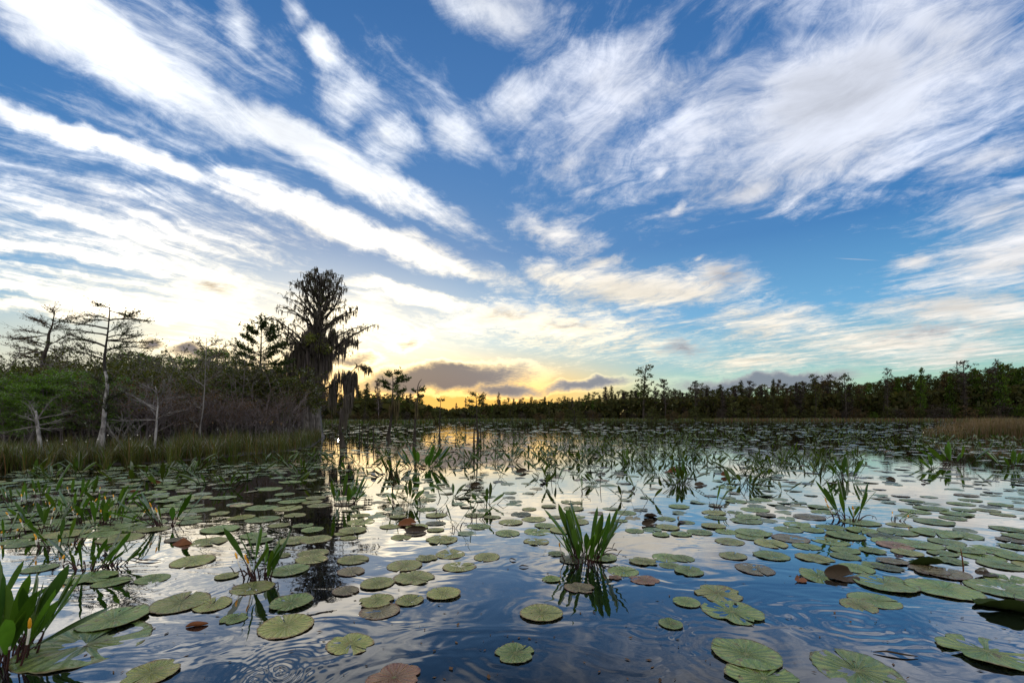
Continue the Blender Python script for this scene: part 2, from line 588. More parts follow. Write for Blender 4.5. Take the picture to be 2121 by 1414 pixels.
PADM = [
    pad_material('green_lily_pad', (.105, .180, .036), (.190, .235, .062), (.120, .075, .030), .07),
    pad_material('yellow_green_lily_pad', (.175, .210, .042), (.26, .245, .072), (.150, .080, .035), .10),
    pad_material('browned_lily_pad', (.135, .110, .060), (.200, .165, .085), (.110, .050, .030), .22),
    pad_material('dark_lily_pad', (.035, .050, .020), (.060, .075, .030), (.040, .026, .016), .08),
    pad_material('russet_lily_pad', (.210, .085, .045), (.28, .150, .085), (.14, .050, .030), .2),
]
PADCOL = ['green', 'yellow-green', 'browned', 'dark', 'russet']


# ------------------------------------------------------------------ water
RINGS = [(490, 1380, .30, 1.0), (620, 1375, .22, .8), (560, 1395, .16, .7), (1120, 1270, .34, 1.0), (1065, 1350, .34, 1.0), (1200, 1190, .5, 1.0),
         (1340, 1290, .30, .9), (920, 1240, .30, .9), (800, 1260, .34, .9), (1520, 1330, .45, .9), (1760, 1290, .5, 1.0), (1920, 1360, .4, .9),
         (1850, 1180, .8, .9), (2020, 1300, .45, .9), (330, 1330, .36, .8), (700, 1330, .3, .8), (1960, 1120, .9, .7), (420, 1215, .5, .7)]
m_water, gr = mat('swamp_water')
pos = gr.new('ShaderNodeNewGeometry').outputs['Position']
px_, py_, pz_ = gr.sep(pos)
flat = gr.xyz(px_, py_, 0.0)
w1 = gr.noise(flat, 1.3, 3, .5, out=1)
wv = gr.vm('ADD', flat, gr.vm('MULTIPLY', gr.vm('SUBTRACT', w1, (.5, .5, .5)), (.42, .42, 0)))
hsum = None
for (rx, ry, rad, amp) in RINGS:
    c = Wg(rx, ry)
    d = gr.vm('DISTANCE', wv, (c.x, c.y, 0), out=1)
    w = gr.m('SINE', gr.m('MULTIPLY', d, 2 * math.pi / .032 if rad < .25 else 2 * math.pi / .07))
    env = gr.sst(d, rad * 1.5, rad * .25)
    t_ = gr.m('MULTIPLY', w, gr.m('MULTIPLY', env, amp))
    hsum = t_ if hsum is None else gr.m('ADD', hsum, t_)
patch = gr.sst(gr.noise(flat, 2.0, 3, .5), .46, .66)
hsum = gr.m('MULTIPLY', hsum, gr.m('MULTIPLY_ADD', patch, .85, .15))
swirl = gr.noise(gr.mapping(wv, rot=(0, 0, R(24)), scale=(1, 1.9, 1), t='POINT'), 1.7, 2, .36, dist=1.5)
breeze = gr.noise(gr.mapping(flat, rot=(0, 0, R(-8)), scale=(1, 2.6, 1), t='POINT'), 6.0, 3, .55, dist=.4)
dist = gr.m('ABSOLUTE', py_)
hh = gr.m('MULTIPLY', hsum, .00042)
hh = gr.m('ADD', hh, gr.m('MULTIPLY', swirl, gr.lin(dist, 1.5, 7.0, .0042, .0010)))
hh = gr.m('ADD', hh, gr.m('MULTIPLY', breeze, gr.lin(dist, 8.0, 60.0, .00016, .0016)))
bp = gr.new('ShaderNodeBump')
bp.inputs['Strength'].default_value = 1.0
bp.inputs['Distance'].default_value = 1.0
gr.put(bp.inputs['Height'], hh)
dk = gr.new('ShaderNodeBsdfDiffuse')
dk.inputs[0].default_value = (.003, .005, .007, 1)
gl = gr.new('ShaderNodeBsdfGlossy')
gl.inputs['Roughness'].default_value = .012
gr.put(gl.inputs['Normal'], bp.outputs[0])
lw = gr.new('ShaderNodeLayerWeight')
lw.inputs[0].default_value = .5
gr.put(lw.inputs['Normal'], bp.outputs[0])
refl = gr.m('MULTIPLY_ADD', gr.sst(lw.outputs['Facing'], .38, .95), .95, .02)       # tannin-dark water: weak looking down, a mirror at a glance
mx = gr.new('ShaderNodeMixShader')
gr.put(mx.inputs[0], refl)
gr.put(mx.inputs[1], dk.outputs[0])
gr.put(mx.inputs[2], gl.outputs[0])
outp(gr, mx.outputs[0])

mb = MB()
xs = [-3000, -400, -60, -12, 12, 60, 400, 3000]
ys = [-60, 0, 6, 20, 60, 200, 4000]
for i in range(len(xs) - 1):
    for j in range(len(ys) - 1):
        mb.face([Vector((xs[i], ys[j], 0)), Vector((xs[i + 1], ys[j], 0)), Vector((xs[i + 1], ys[j + 1], 0)), Vector((xs[i], ys[j + 1], 0))])
tag(mb.build('water', m_water), kind='structure')

# ------------------------------------------------------------------ land under the vegetation
EDGE = [(-400, 990), (-200, 984), (0, 973), (150, 969), (300, 962), (420, 952), (520, 942), (600, 934), (645, 925), (664, 910), (668, 893), (664, 880)]
mb = MB()
edge = [Wg(a, b) for a, b in EDGE]
back = [Vector((e.x - 60, e.y + 3, 0)) for e in edge]
for i in range(len(edge) - 1):
    a, b, c, d = edge[i], edge[i + 1], back[i + 1], back[i]
    mb.face([a + Vector((0, 0, -.06)), b + Vector((0, 0, -.06)), b + Vector((-.1, .35, .015)), a + Vector((-.1, .35, .015))])
    mb.face([a + Vector((-.1, .35, .015)), b + Vector((-.1, .35, .015)), c + Vector((0, 0, .08)), d + Vector((0, 0, .08))])
tag(mb.build('muddy_bank_ground', M['mud']), kind='structure')
mb = MB()
FAR = [(-600, 60), (-120, 88), (-40, 100), (-20, 112), (8, 112), (30, 122), (100, 118), (170, 105), (600, 60)]
for (x0, y0), (x1, y1) in zip(FAR, FAR[1:]):
    mb.face([Vector((x0, y0, -.1)), Vector((x1, y1, -.1)), Vector((x1, y1 + 3, .15)), Vector((x0, y0 + 3, .15))])
    mb.face([Vector((x0, y0 + 3, .15)), Vector((x1, y1 + 3, .15)), Vector((x1 * 4, 3500, .3)), Vector((x0 * 4, 3500, .3))])
tag(mb.build('far_shore_ground', M['mud']), kind='structure')


def far_y(x):
    for (x0, y0), (x1, y1) in zip(FAR, FAR[1:]):
        if x0 <= x <= x1:
            return y0 + (y1 - y0) * (x - x0) / (x1 - x0)
    return 90.0


# ------------------------------------------------------------------ trees: growing helpers
def curve(p0, p1, bow=Vector((0, 0, 0)), n=7, jit=.0):
    pts = []
    for i in range(n):
        t = i / (n - 1)
        q = p0.lerp(p1, t) + bow * (4 * t * (1 - t))
        if 0 < i < n - 1 and jit:
            q = q + Vector((U(-jit, jit), U(-jit, jit), U(-jit, jit)))
        pts.append(q)
    return pts


def through(pts, n=14):
    """smooth line through the given points"""
    out = []
    m_ = len(pts) - 1
    for i in range(n):
        s = i / (n - 1) * m_
        k = min(int(s), m_ - 1)
        t = s - k
        p0_, p1_, p2_, p3_ = pts[max(k - 1, 0)], pts[k], pts[k + 1], pts[min(k + 2, m_)]
        out.append(.5 * ((2 * p1_) + (p2_ - p0_) * t + (2 * p0_ - 5 * p1_ + 4 * p2_ - p3_) * t * t + (3 * p1_ - p0_ - 3 * p2_ + p3_) * t ** 3))
    return out


def rdir(zlo=-1.0, zhi=1.0):
    a = U(0, 2 * math.pi)
    z = U(zlo, zhi)
    k = math.sqrt(max(0, 1 - z * z))
    return Vector((math.cos(a) * k, math.sin(a) * k, z))


def side_of(d):
    s = d.cross(rdir())
    return s.normalized() if s.length > .05 else Vector((1, 0, 0))


def strand(mb, p, L, w, tint):
    """one hanging strand of moss: a ragged, tapering double ribbon"""
    s = Vector((math.cos(a := U(0, 6.28)), math.sin(a), 0))
    q = Vector((-s.y, s.x, 0))
    drift = Vector((U(-.06, .06), U(-.06, .06), 0)) * L
    a0, a1, a2 = p, p + drift * .5 + Vector((0, 0, -L * .5)), p + drift + Vector((0, 0, -L))
    mb.face([a0 - s * w * .5, a0 + s * w * .5, a1 + s * w, a1 - s * w], tint)
    mb.face([a1 - s * w, a1 + s * w, a2], tint)
    mb.face([a0 - q * w * .4, a0 + q * w * .4, a1 + q * w * .7, a1 - q * w * .7], tint)
    mb.face([a1 - q * w * .7, a1 + q * w * .7, a2], tint)


def grey(lo, hi):
    k = U(lo, hi)
    return (k, k * U(.93, 1.04), k * U(.88, 1.08))


def spray(mb, p, d, n, spread, L, w, lo=.6, hi=1.5):
    for _ in range(n):
        q = p + rdir() * U(0, spread)
        e = (d + rdir() * .9).normalized()
        k = U(lo, hi)
        mb.leaf(q, e, side_of(e), L * U(.6, 1.3), w * U(.6, 1.3), (k * U(.85, 1.2), k, k * U(.7, 1.2)))


# ------------------------------------------------------------------ the mossy cypress
def mossy_cypress():
    Y0 = 22.0
    root = thing('mossy_cypress', (0, 0, 0))
    base = Wd(648, 908, Y0)
    loc = Vector((base.x, Y0, 0))
    root.location = loc
    P = lambda px, row, dy=0.0: Wd(px, row, Y0 + dy) - loc
    tr, br, fo, ms = MB(), MB(), MB(), MB()
    line = through([P(650, 914), P(648, 890), P(648, 850), P(650, 800), P(653, 740), P(658, 690), P(662, 640), P(664, 600), P(666, 566)], 26)
    rad = [.52, .44, .38, .35, .33, .32, .31, .30, .29, .28, .27, .25, .23, .21, .19, .17, .15, .13, .11, .095, .08, .065, .05, .04, .028, .015]
    n = 18
    ks = []
    for i, (q, r_) in enumerate(zip(line, rad)):
        ks.append(len(tr.v))
        fl = max(0, 1 - i / 8)
        for j in range(n):
            an = 2 * math.pi * j / n
            rr = r_ * (1 + (.16 + .22 * fl) * math.sin(an * 5 + i * .08) * (1 if i < 16 else .3)) * U(.95, 1.05)
            tr.v.append(q + Vector((math.cos(an) * rr, math.sin(an) * rr, 0)))
    for a, b in zip(ks, ks[1:]):
        for j in range(n):
            tr.f.append((a + j, a + (j + 1) % n, b + (j + 1) % n, b + j))
            tr.t.append((1, 1, 1))
    # a second stem pressed against the first
    l2 = through([P(634, 912, -.2), P(636, 870, -.2), P(638, 800, -.1), P(640, 740), P(640, 690), P(634, 655)], 14)
    tr.tube(l2, [.27, .23, .2, .18, .17, .16, .15, .14, .12, .10, .08, .06, .04, .02], 9)
    l3 = through([P(662, 912, -.25), P(659, 880, -.2), P(657, 830, -.1), P(655, 780)], 8)
    tr.tube(l3, [.2, .16, .14, .12, .1, .08, .06, .03], 8)

    def limb(p0, p1, bow, r0, moss=.6, leaves=1.0, twigs=3, tl=.5):
        pts = curve(p0, p1, bow, 9, .03)
        br.tube(pts, [r0 * (1 - .85 * i / 8) + .006 for i in range(9)], 5)
        ax = (p1 - p0).normalized()
        for i in range(2, 9):
            for _ in range(twigs):
                d = (ax * .7 + rdir(-.5, .6)).normalized()
                L = tl * U(.45, 1.2) * (1.15 - i * .05)
                e = pts[i] + d * L
                tp = curve(pts[i], e, Vector((0, 0, .12 * L)), 4, .012)
                tp[-1].z -= .12 * L
                br.tube(tp, [.013, .011, .009, .005], 3, cap=False)
                for q in tp[1:]:
                    if U(0, 1) < leaves * .4:
                        spray(fo, q, Vector((d.x, d.y, -.2)), 3, .05, .10, .017)
                    if U(0, 1) < moss:
                        for _ in range(2):
                            strand(ms, q + rdir() * .04, U(.08, .34), U(.010, .026), grey(.5, 1.0))

    # crown outline in the photograph: row -> half width in pixels
    prof = [(574, 30), (590, 42), (606, 56), (622, 64), (640, 72), (658, 80), (676, 86), (694, 90), (712, 84), (730, 70)]
    S = F / Y0
    for k, (row, hw) in enumerate(prof):
        nl_ = 5 if k < 2 else 7
        for j in range(nl_):
            an = 2 * math.pi * (j + U(-.3, .3)) / nl_ + k * 1.1
            R_ = hw / S * U(.62, 1.12)
            c = P(663 - (row - 570) * .05, row)
            tip = c + Vector((math.cos(an) * R_, math.sin(an) * R_, U(-.08, .22)))
            rise = U(.55, .95) * R_
            st = P(663 - (row - 570) * .05, row) - Vector((0, 0, rise * .85))
            limb(st, tip, Vector((0, 0, .16 * R_)), .045 * (.6 + R_ * .25), .30, .7, 2, .42)
    for (px, row, dy) in ((640, 572, .2), (652, 566, -.2), (676, 564, .1), (690, 570, -.2), (704, 578, .2), (708, 596, -.1), (628, 586, -.1)):
        limb(P(663 + (px - 664) * .25, row + 66), P(px, row, dy), Vector(((px - 664) / S * .12, 0, .05)), .05, .6, .8, 4, .34)
    # limbs that stand out
    limb(P(676, 732), P(772, 674, -.3), Vector((0, 0, .10)), .075, .38, .9, 4, .42)
    limb(P(660, 812), P(735, 762, -.5), Vector((0, 0, -.12)), .06, .3, .35, 2, .4)
    limb(P(735, 762, -.5), P(768, 768, -.5), Vector((0, 0, .12)), .03, .5, 2.0, 4, .4)
    limb(P(650, 742), P(574, 664, .4), Vector((0, 0, .05)), .06, .6, .9, 4, .5)
    limb(P(644, 765, -.3), P(545, 790, -.8), Vector((0, 0, .25)), .07, .2, 1.6, 4, .4)
    limb(P(648, 720, -.4), P(590, 715, -1.0), Vector((0, 0, .15)), .06, .8, .9, 4, .5)
    limb(P(664, 690, -.3), P(740, 640, -.7), Vector((0, 0, .1)), .05, .6, .9, 4, .45)
    # curtains of moss: (px, row, half width px, strands, length m, depth)
    cur = [(660, 650, 10, 110, .8, .4), (654, 680, 18, 260, 1.15, .5), (640, 690, 14, 200, 1.5, .5), (664, 700, 18, 220, 1.35, .5), (690, 690, 10, 130, .75, .3),
           (622, 720, 18, 230, 1.4, .6), (650, 745, 28, 360, 1.5, .5), (678, 735, 10, 110, 1.3, .4), (604, 735, 16, 130, 1.3, .6), (590, 778, 36, 360, 1.5, .5),
           (565, 792, 26, 240, 1.4, .5), (640, 800, 22, 190, 1.7, .45), (664, 800, 10, 60, 1.1, .3), (700, 715, 16, 90, .85, .4), (722, 700, 20, 80, .6, .4),
           (723, 778, 10, 240, 1.7, .25), (690, 795, 8, 90, 1.5, .25), (712, 850, 8, 40, 1.1, .3), (705, 775, 14, 70, 1.2, .3), (735, 775, 6, 60, 1.0, .2), (640, 780, 8, 200, 2.3, .3)]
    for (cx, row, hw, nn, L, dy) in cur:
        for _ in range(int(nn * .72)):
            t = U(-1, 1)
            strand(ms, P(cx + hw * t, row + U(-12, 12) + 10 * t * t, U(-dy, dy)), L * U(.35, 1.1) * (1.05 - .45 * t * t), U(.018, .042), grey(.55, 1.35))
    for (cx, row, nn) in ((652, 700, 26), (670, 722, 30), (600, 788, 34), (560, 798, 30), (640, 706, 14)):
        for _ in range(nn):
            spray(fo, P(cx + U(-16, 16), row + U(-8, 8), U(-.9, -.5)), Vector((0, 0, -.1)), 6, .12, .14, .024, 1.6, 3.6)
    tag(root, 'tall dark bald cypress draped in long grey Spanish moss at the end of the bank', 'tree')
    tr.build('trunk', M['bark_grey'], root, True)
    br.build('crown', M['twig_dark'], root)
    fo.build('foliage', M['olive'], root)
    ms.build('hanging_moss', M['moss'], root)
    return root


mossy_cypress()


# ------------------------------------------------------------------ bare cypresses and snags drawn limb by limb
def drawn_tree(name, label, Y0, trunk, r0, r1, limbs, wood, upper=None, leaf=None, leafn=3, twigs=3, tl=.3, leafsize=(.07, .014), moss=(), cat='tree',
               mossmat='moss', buttress=1.6, group=None, tw=.006, lichen_backlit_row=0):
    base = Wd(trunk[0][0], trunk[0][1], Y0)
    loc = Vector((base.x, Y0, 0))
    root = thing(name, loc)
    P = lambda a: Wd(a[0], a[1], Y0 + (a[2] if len(a) > 2 else 0)) - loc
    tr, br, fo, ms = MB(), MB(), MB(), MB()
    line = through([P(a) for a in trunk], 18)
    line[0].z = min(line[0].z, -.05)
    rad = [(r0 + (r1 - r0) * (i / 17) ** .8) * (1 + (buttress - 1) * max(0, 1 - i / 3.5)) * U(.9, 1.1) for i in range(18)]
    tr.tube(line, rad, 10, [(1, 1, 1) if to_px(q + loc)[1] > lichen_backlit_row else (.13, .12, .11) for q in line])  # lichen-pale bark below; upper trunk tinted dark to paint in its backlit look
    for (a, b, *rest) in limbs:
        p0_, p1_ = P(a), P(b)
        L0 = (p1_ - p0_).length
        dy = rest[0] if rest else U(-.35, .35) * L0
        p1_ = p1_ + Vector((0, dy, 0))
        pts = curve(p0_, p1_, Vector((0, 0, U(-.05, .09) * L0)), 8, .012 * L0)
        rr = max(.008, .021 * L0)
        rr = min(rr, r0 * .5)
        br.tube(pts, [rr * (1 - .8 * i / 7) + .003 for i in range(8)], 5)
        ax = (p1_ - p0_).normalized()
        for i in range(2, 8):
            for _ in range(twigs):
                d = (ax * 1.0 + Vector((U(-1, 1), U(-1, 1), U(-.3, .45))) * .9).normalized()
                L = tl * U(.3, 1.2)
                tp = curve(pts[i], pts[i] + d * L, Vector((0, 0, -.08 * L)), 4, .02 * L)
                br.tube(tp, [tw, tw * .85, tw * .7, tw * .4], 3, cap=False)
                for q in tp[1:]:
                    if leaf:
                        spray(fo, q, Vector((d.x, d.y, U(-.1, .3))), leafn, .03, leafsize[0], leafsize[1])
                if U(0, 1) < .5:
                    d2 = (d + rdir(-.4, .5) * .8).normalized()
                    br.tube([tp[2], tp[2] + d2 * L * .5], [tw * .7, tw * .35], 3, cap=False)
    for (cx, row, hw, nn, L, w, dy) in moss:
        for _ in range(nn):
            t = U(-1, 1)
            strand(ms, P((cx + hw * t, row + U(-6, 6), U(-dy, dy))), L * U(.4, 1.1) * (1.05 - .4 * t * t), w * U(.6, 1.3), grey(.6, 1.3))
    tag(root, label, cat, group)
    tr.build('trunk', M[wood], root, True)
    if limbs:
        br.build('crown', M[upper or wood], root)
    if leaf and fo.f:
        fo.build('foliage', M[leaf], root)
    if moss:
        ms.build('hanging_moss', M[mossmat], root)
    return root


z = lambda x, y: (x / 4.04, 620 + y / 4.04)
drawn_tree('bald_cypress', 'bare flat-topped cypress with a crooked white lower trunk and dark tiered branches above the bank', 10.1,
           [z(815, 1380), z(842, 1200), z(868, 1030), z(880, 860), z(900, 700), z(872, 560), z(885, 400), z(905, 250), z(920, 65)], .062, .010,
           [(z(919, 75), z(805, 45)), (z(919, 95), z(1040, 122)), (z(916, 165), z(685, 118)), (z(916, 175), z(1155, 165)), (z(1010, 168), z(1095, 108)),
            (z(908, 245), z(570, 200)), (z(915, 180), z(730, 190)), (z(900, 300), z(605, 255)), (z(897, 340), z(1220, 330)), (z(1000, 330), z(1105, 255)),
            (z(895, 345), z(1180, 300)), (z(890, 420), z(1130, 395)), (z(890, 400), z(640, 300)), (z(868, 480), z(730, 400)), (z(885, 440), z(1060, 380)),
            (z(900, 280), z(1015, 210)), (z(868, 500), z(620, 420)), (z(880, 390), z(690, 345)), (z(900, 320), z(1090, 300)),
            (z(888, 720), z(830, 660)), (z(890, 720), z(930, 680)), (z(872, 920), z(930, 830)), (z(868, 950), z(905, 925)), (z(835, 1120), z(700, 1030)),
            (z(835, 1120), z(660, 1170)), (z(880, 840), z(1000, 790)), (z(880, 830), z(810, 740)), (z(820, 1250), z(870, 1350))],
           'bark_white', 'twig_dark', 'dark', 1, 5, .24, (.045, .010), buttress=2.3, lichen_backlit_row=770, tw=.0045)
drawn_tree('bald_cypress', 'sparse bare cypress with drooping dead limbs farthest along the bank', 17.0,
           [(90, 925), (88, 840), z(355, 530), z(398, 390), z(410, 285), z(436, 220), z(458, 105)], .10, .014,
           [(z(438, 245), z(235, 145)), (z(443, 212), z(590, 148)), (z(414, 290), z(195, 262)), (z(385, 470), z(55, 378)), (z(395, 430), z(545, 400)), (z(410, 300), z(225, 335)),
            (z(402, 390), z(530, 290)), (z(452, 140), z(415, 85)), (z(380, 480), z(180, 470)), (z(395, 420), z(300, 360)), (z(412, 290), z(500, 240)), (z(390, 430), z(110, 440)),
            (z(440, 230), z(330, 180)), (z(400, 380), z(180, 330))],
           'bark_dark', 'twig_dark', 'brown', 1, 5, .45, (.07, .015))
drawn_tree('bald_cypress', 'twin-stemmed young cypress with short bare trunk and bare grey limbs over the sedge', 9.6,
           [z(290, 1400), z(335, 1290), z(330, 1180), z(318, 1080), z(310, 1000), z(300, 930)], .055, .018,
           [(z(318, 1080), z(180, 905)), (z(300, 1020), z(205, 975)), (z(320, 1050), z(450, 1010)), (z(316, 1000), z(400, 830)), (z(310, 1060), z(90, 1115)), (z(320, 1070), z(480, 1075)),
            (z(300, 960), z(230, 860)), (z(310, 1000), z(520, 930)), (z(225, 1340), z(240, 1180), 0), (z(240, 1180), z(300, 1060), 0)],
           'bark_white', 'bark_grey', None, 0, 3, .2, buttress=1.4, tw=.0035)
drawn_tree('dead_tree', 'small bare white-grey tree with spreading twigs in the sedge', 10.6,
           [(318, 952), (322, 905), (325, 862), (327, 830), (322, 800)], .034, .006,
           [((326, 850), (270, 812)), ((326, 838), (375, 822)), ((325, 862), (300, 838)), ((324, 870), (250, 873)), ((327, 830), (350, 800)), ((322, 810), (305, 800)), ((326, 845), (290, 830)), ((325, 868), (365, 852))],
           'bark_white', 'bark_grey', None, 0, 3, .28, buttress=1.6, tw=.004)
drawn_tree('dead_tree', 'thin pale leaning stem with whippy twigs between two white trunks', 10.2,
           [(258, 948), (250, 925), (240, 900)], .018, .004, [((250, 925), (262, 880)), ((246, 915), (230, 880)), ((256, 940), (278, 885)), ((244, 908), (250, 870))],
           'bark_grey', 'bark_grey', None, 0, 3, .22, buttress=1.2)
drawn_tree('dead_tree', 'thin grey snag with short broken arms before the dark thicket', 12.5,
           [(416, 930), (414, 890), (420, 850), (424, 800), (426, 750), (428, 700)], .03, .006,
           [((424, 800), (400, 780)), ((425, 790), (450, 772)), ((420, 850), (402, 838)), ((427, 730), (412, 712)), ((427, 720), (446, 705)), ((426, 745), (448, 735)), ((416, 895), (400, 870))],
           'bark_grey', 'bark_grey', 'brown', 1, 3, .25, (.05, .012))
drawn_tree('bald_cypress', 'small tiered green cypress with a leaning trunk beside the mossy cypress', 17.0,
           [(528, 925), (530, 870), (535, 820), (536, 780), (540, 740), (541, 700), (541, 676)], .085, .010,
           [((540, 735), (500, 716)), ((541, 730), (574, 715)), ((541, 715), (515, 698)), ((541, 712), (562, 695)), ((541, 700), (526, 684)), ((541, 700), (556, 683)), ((538, 760), (498, 752)), ((538, 755), (590, 748)),
            ((536, 780), (490, 770)), ((536, 780), (585, 772)), ((535, 800), (505, 850)), ((534, 820), (480, 800)), ((541, 690), (548, 674)), ((540, 745), (560, 730)), ((539, 750), (510, 735))],
           'bark_dark', 'twig_dark', 'dark', 6, 4, .4, (.10, .022))
z = lambda x, y: (680 + x / 6.24, 760 + y / 6.24)
drawn_tree('dead_tree', 'dark crooked snag with a flat leafy top and pale hanging moss standing in open water', 16.3,
           [z(790, 1000), z(776, 900), z(800, 760), z(815, 640), z(826, 500), z(830, 380), z(836, 240), z(830, 80)], .075, .008,
           [(z(836, 240), z(725, 190)), (z(836, 220), z(1025, 155)), (z(834, 160), z(920, 130)), (z(832, 130), z(800, 110)), (z(834, 250), z(900, 180)), (z(832, 300), z(760, 260)), (z(832, 330), z(950, 300)), (z(830, 90), z(880, 78))],
           'bark_dark', 'twig_dark', 'dark', 3, 4, .22, (.07, .02),
           moss=((z(870, 440)[0], z(0, 450)[1], 8, 70, .5, .016, .15), (z(890, 500)[0], z(0, 520)[1], 3, 40, .55, .014, .1), (z(800, 520)[0], z(0, 520)[1], 2.5, 30, .5, .014, .1)), mossmat='mosspale')
drawn_tree('dead_tree', 'slender snag whose thin top hooks over to one side, right of the leafy-topped snag', 15.0,
           [z(1112, 1040), z(1118, 860), z(1122, 700), z(1140, 560), z(1156, 400), z(1156, 260), z(1180, 190), z(1210, 155)], .045, .006,
           [(z(1156, 330), z(1205, 280)), (z(1156, 340), z(1110, 300)), (z(1150, 400), z(1190, 375)), (z(1156, 300), z(1215, 300))],
           'bark_dark', 'twig_dark', 'dark', 2, 2, .12, (.06, .018), moss=((z(1140, 0)[0], z(0, 470)[1], 3.2, 60, .55, .014, .08),), mossmat='mosspale')
drawn_tree('dead_tree', 'thin grey snag with a knobbly break halfway up its stem', 17.0,
           [z(1438, 990), z(1440, 860), z(1440, 700), z(1445, 560), z(1452, 460), z(1456, 370)], .032, .005,
           [(z(1440, 670), z(1490, 650)), (z(1450, 450), z(1425, 420)), (z(1452, 440), z(1480, 425)), (z(1441, 690), z(1410, 680))], 'bark_dark', 'twig_dark', 'olive', 2, 2, .1, (.05, .014))
drawn_tree('young_cypress', 'slim young cypress with feathery top rising from a thicket of stems in the water', 15.8,
           [z(1935, 1020), z(1935, 900), z(1925, 760), z(1918, 600), z(1914, 460), z(1912, 335)], .05, .006,
           [(z(1914, 460), z(1850, 440)), (z(1914, 450), z(1990, 410)), (z(1916, 520), z(1850, 500)), (z(1913, 400), z(1870, 355)), (z(1913, 400), z(1960, 380)), (z(1918, 600), z(1965, 550)), (z(1918, 620), z(1870, 600)), (z(1913, 480), z(1960, 470)), (z(1918, 640), z(1990, 640))],
           'bark_dark', 'twig_dark', 'olive', 2, 3, .18, (.06, .016))
STK = [(400, 985, 405, 735, .020), (424, 985, 452, 745, .016), (478, 985, 480, 880, .014), (508, 1012, 518, 735, .018), (580, 1005, 594, 735, .022), (274, 960, 272, 800, .014),
       (1360, 1015, 1392, 770, .014), (1882, 1075, 1888, 760, .032), (1975, 1005, 1962, 700, .02), (2010, 1000, 2005, 860, .016), (1640, 1005, 1645, 890, .010), (1700, 1010, 1706, 800, .010),
       (40, 985, 55, 740, .02), (20, 985, 25, 800, .02), (75, 975, 70, 850, .018), (330, 985, 340, 860, .012), (110, 980, 120, 840, .016)]
STK_L = ['upright stem', 'leaning stem', 'short stub', 'tall straight stem', 'stout tapering stake', 'wispy stick', 'slanting stick', 'thick dark post', 'bushy-footed stem', 'short broken stem', 'fine reed-like stick', 'tall fine stick',
         'dark stem', 'stubby stem', 'low stump', 'tiny stub', 'thin stem']
STK_P = ['left of the leafy-topped snag, fifth out from it', 'fourth out on the left of the leafy-topped snag', 'third out on the left of the leafy-topped snag', 'second out on the left of the leafy-topped snag',
         'nearest on the left of the leafy-topped snag', 'between the mossy cypress and the row of stakes', 'beside the snag with the knobbly break', 'in front of the slim young cypress', 'just right of the slim young cypress', 'farthest right of the slim young cypress',
         'between the knobbly snag and the young cypress', 'just left of the slim young cypress', 'right against the foot of the mossy cypress', 'hugging the mossy cypress base', 'third from the mossy cypress foot', 'left of the row of stakes', 'fourth from the mossy cypress foot']
for (x0, y0, x1, y1, r_), a, b in zip(STK, STK_L, STK_P):
    t0, t1 = z(x0, y0), z(x1, y1)
    Y0 = F / (t0[1] - HY)
    mid = ((t0[0] + t1[0]) / 2 + U(-.8, .8), (t0[1] + t1[1]) / 2)
    root = thing('dead_sapling', Wg(*t0))
    P = lambda q: Wd(q[0], q[1], Y0) - root.location
    mb = MB()
    ln = through([P(t0) + Vector((0, 0, -.08)), P(mid), P(t1)], 9)
    mb.tube(ln, [r_ * (1.25 - .8 * i / 8) * U(.9, 1.1) for i in range(9)], 7)
    tb = MB()
    for i in range(2, 9):
        for _ in range(2):
            d = Vector((U(-1, 1), U(-1, 1), U(-.1, 1))).normalized()
            tb.tube([ln[i], ln[i] + d * U(.04, .16)], [.005, .002], 3, cap=False)
    mb.build('trunk', M['bark_dark'], root, True)
    tb.build('crown', M['twig_dark'], root)
    tag(root, 'dark dead %s %s' % (a, b), 'dead sapling')
z = lambda x, y: (680 + x / 6.24, 760 + y / 6.24)
drawn_tree('dead_tree', 'grey moss-hung trunk standing in water just right of the mossy cypress', 14.8,
           [z(185, 1040), z(170, 900), z(150, 780), z(175, 640), z(230, 480), z(300, 330)], .075, .02,
           [(z(160, 800), z(100, 760)), (z(175, 640), z(120, 580)), (z(200, 560), z(260, 520))], 'bark_dark', 'bark_dark', None, 0, 3, .15,
           moss=((z(250, 0)[0], z(0, 380)[1], 9, 90, .7, .016, .15), (z(180, 0)[0], z(0, 560)[1], 6, 60, .5, .016, .15)))


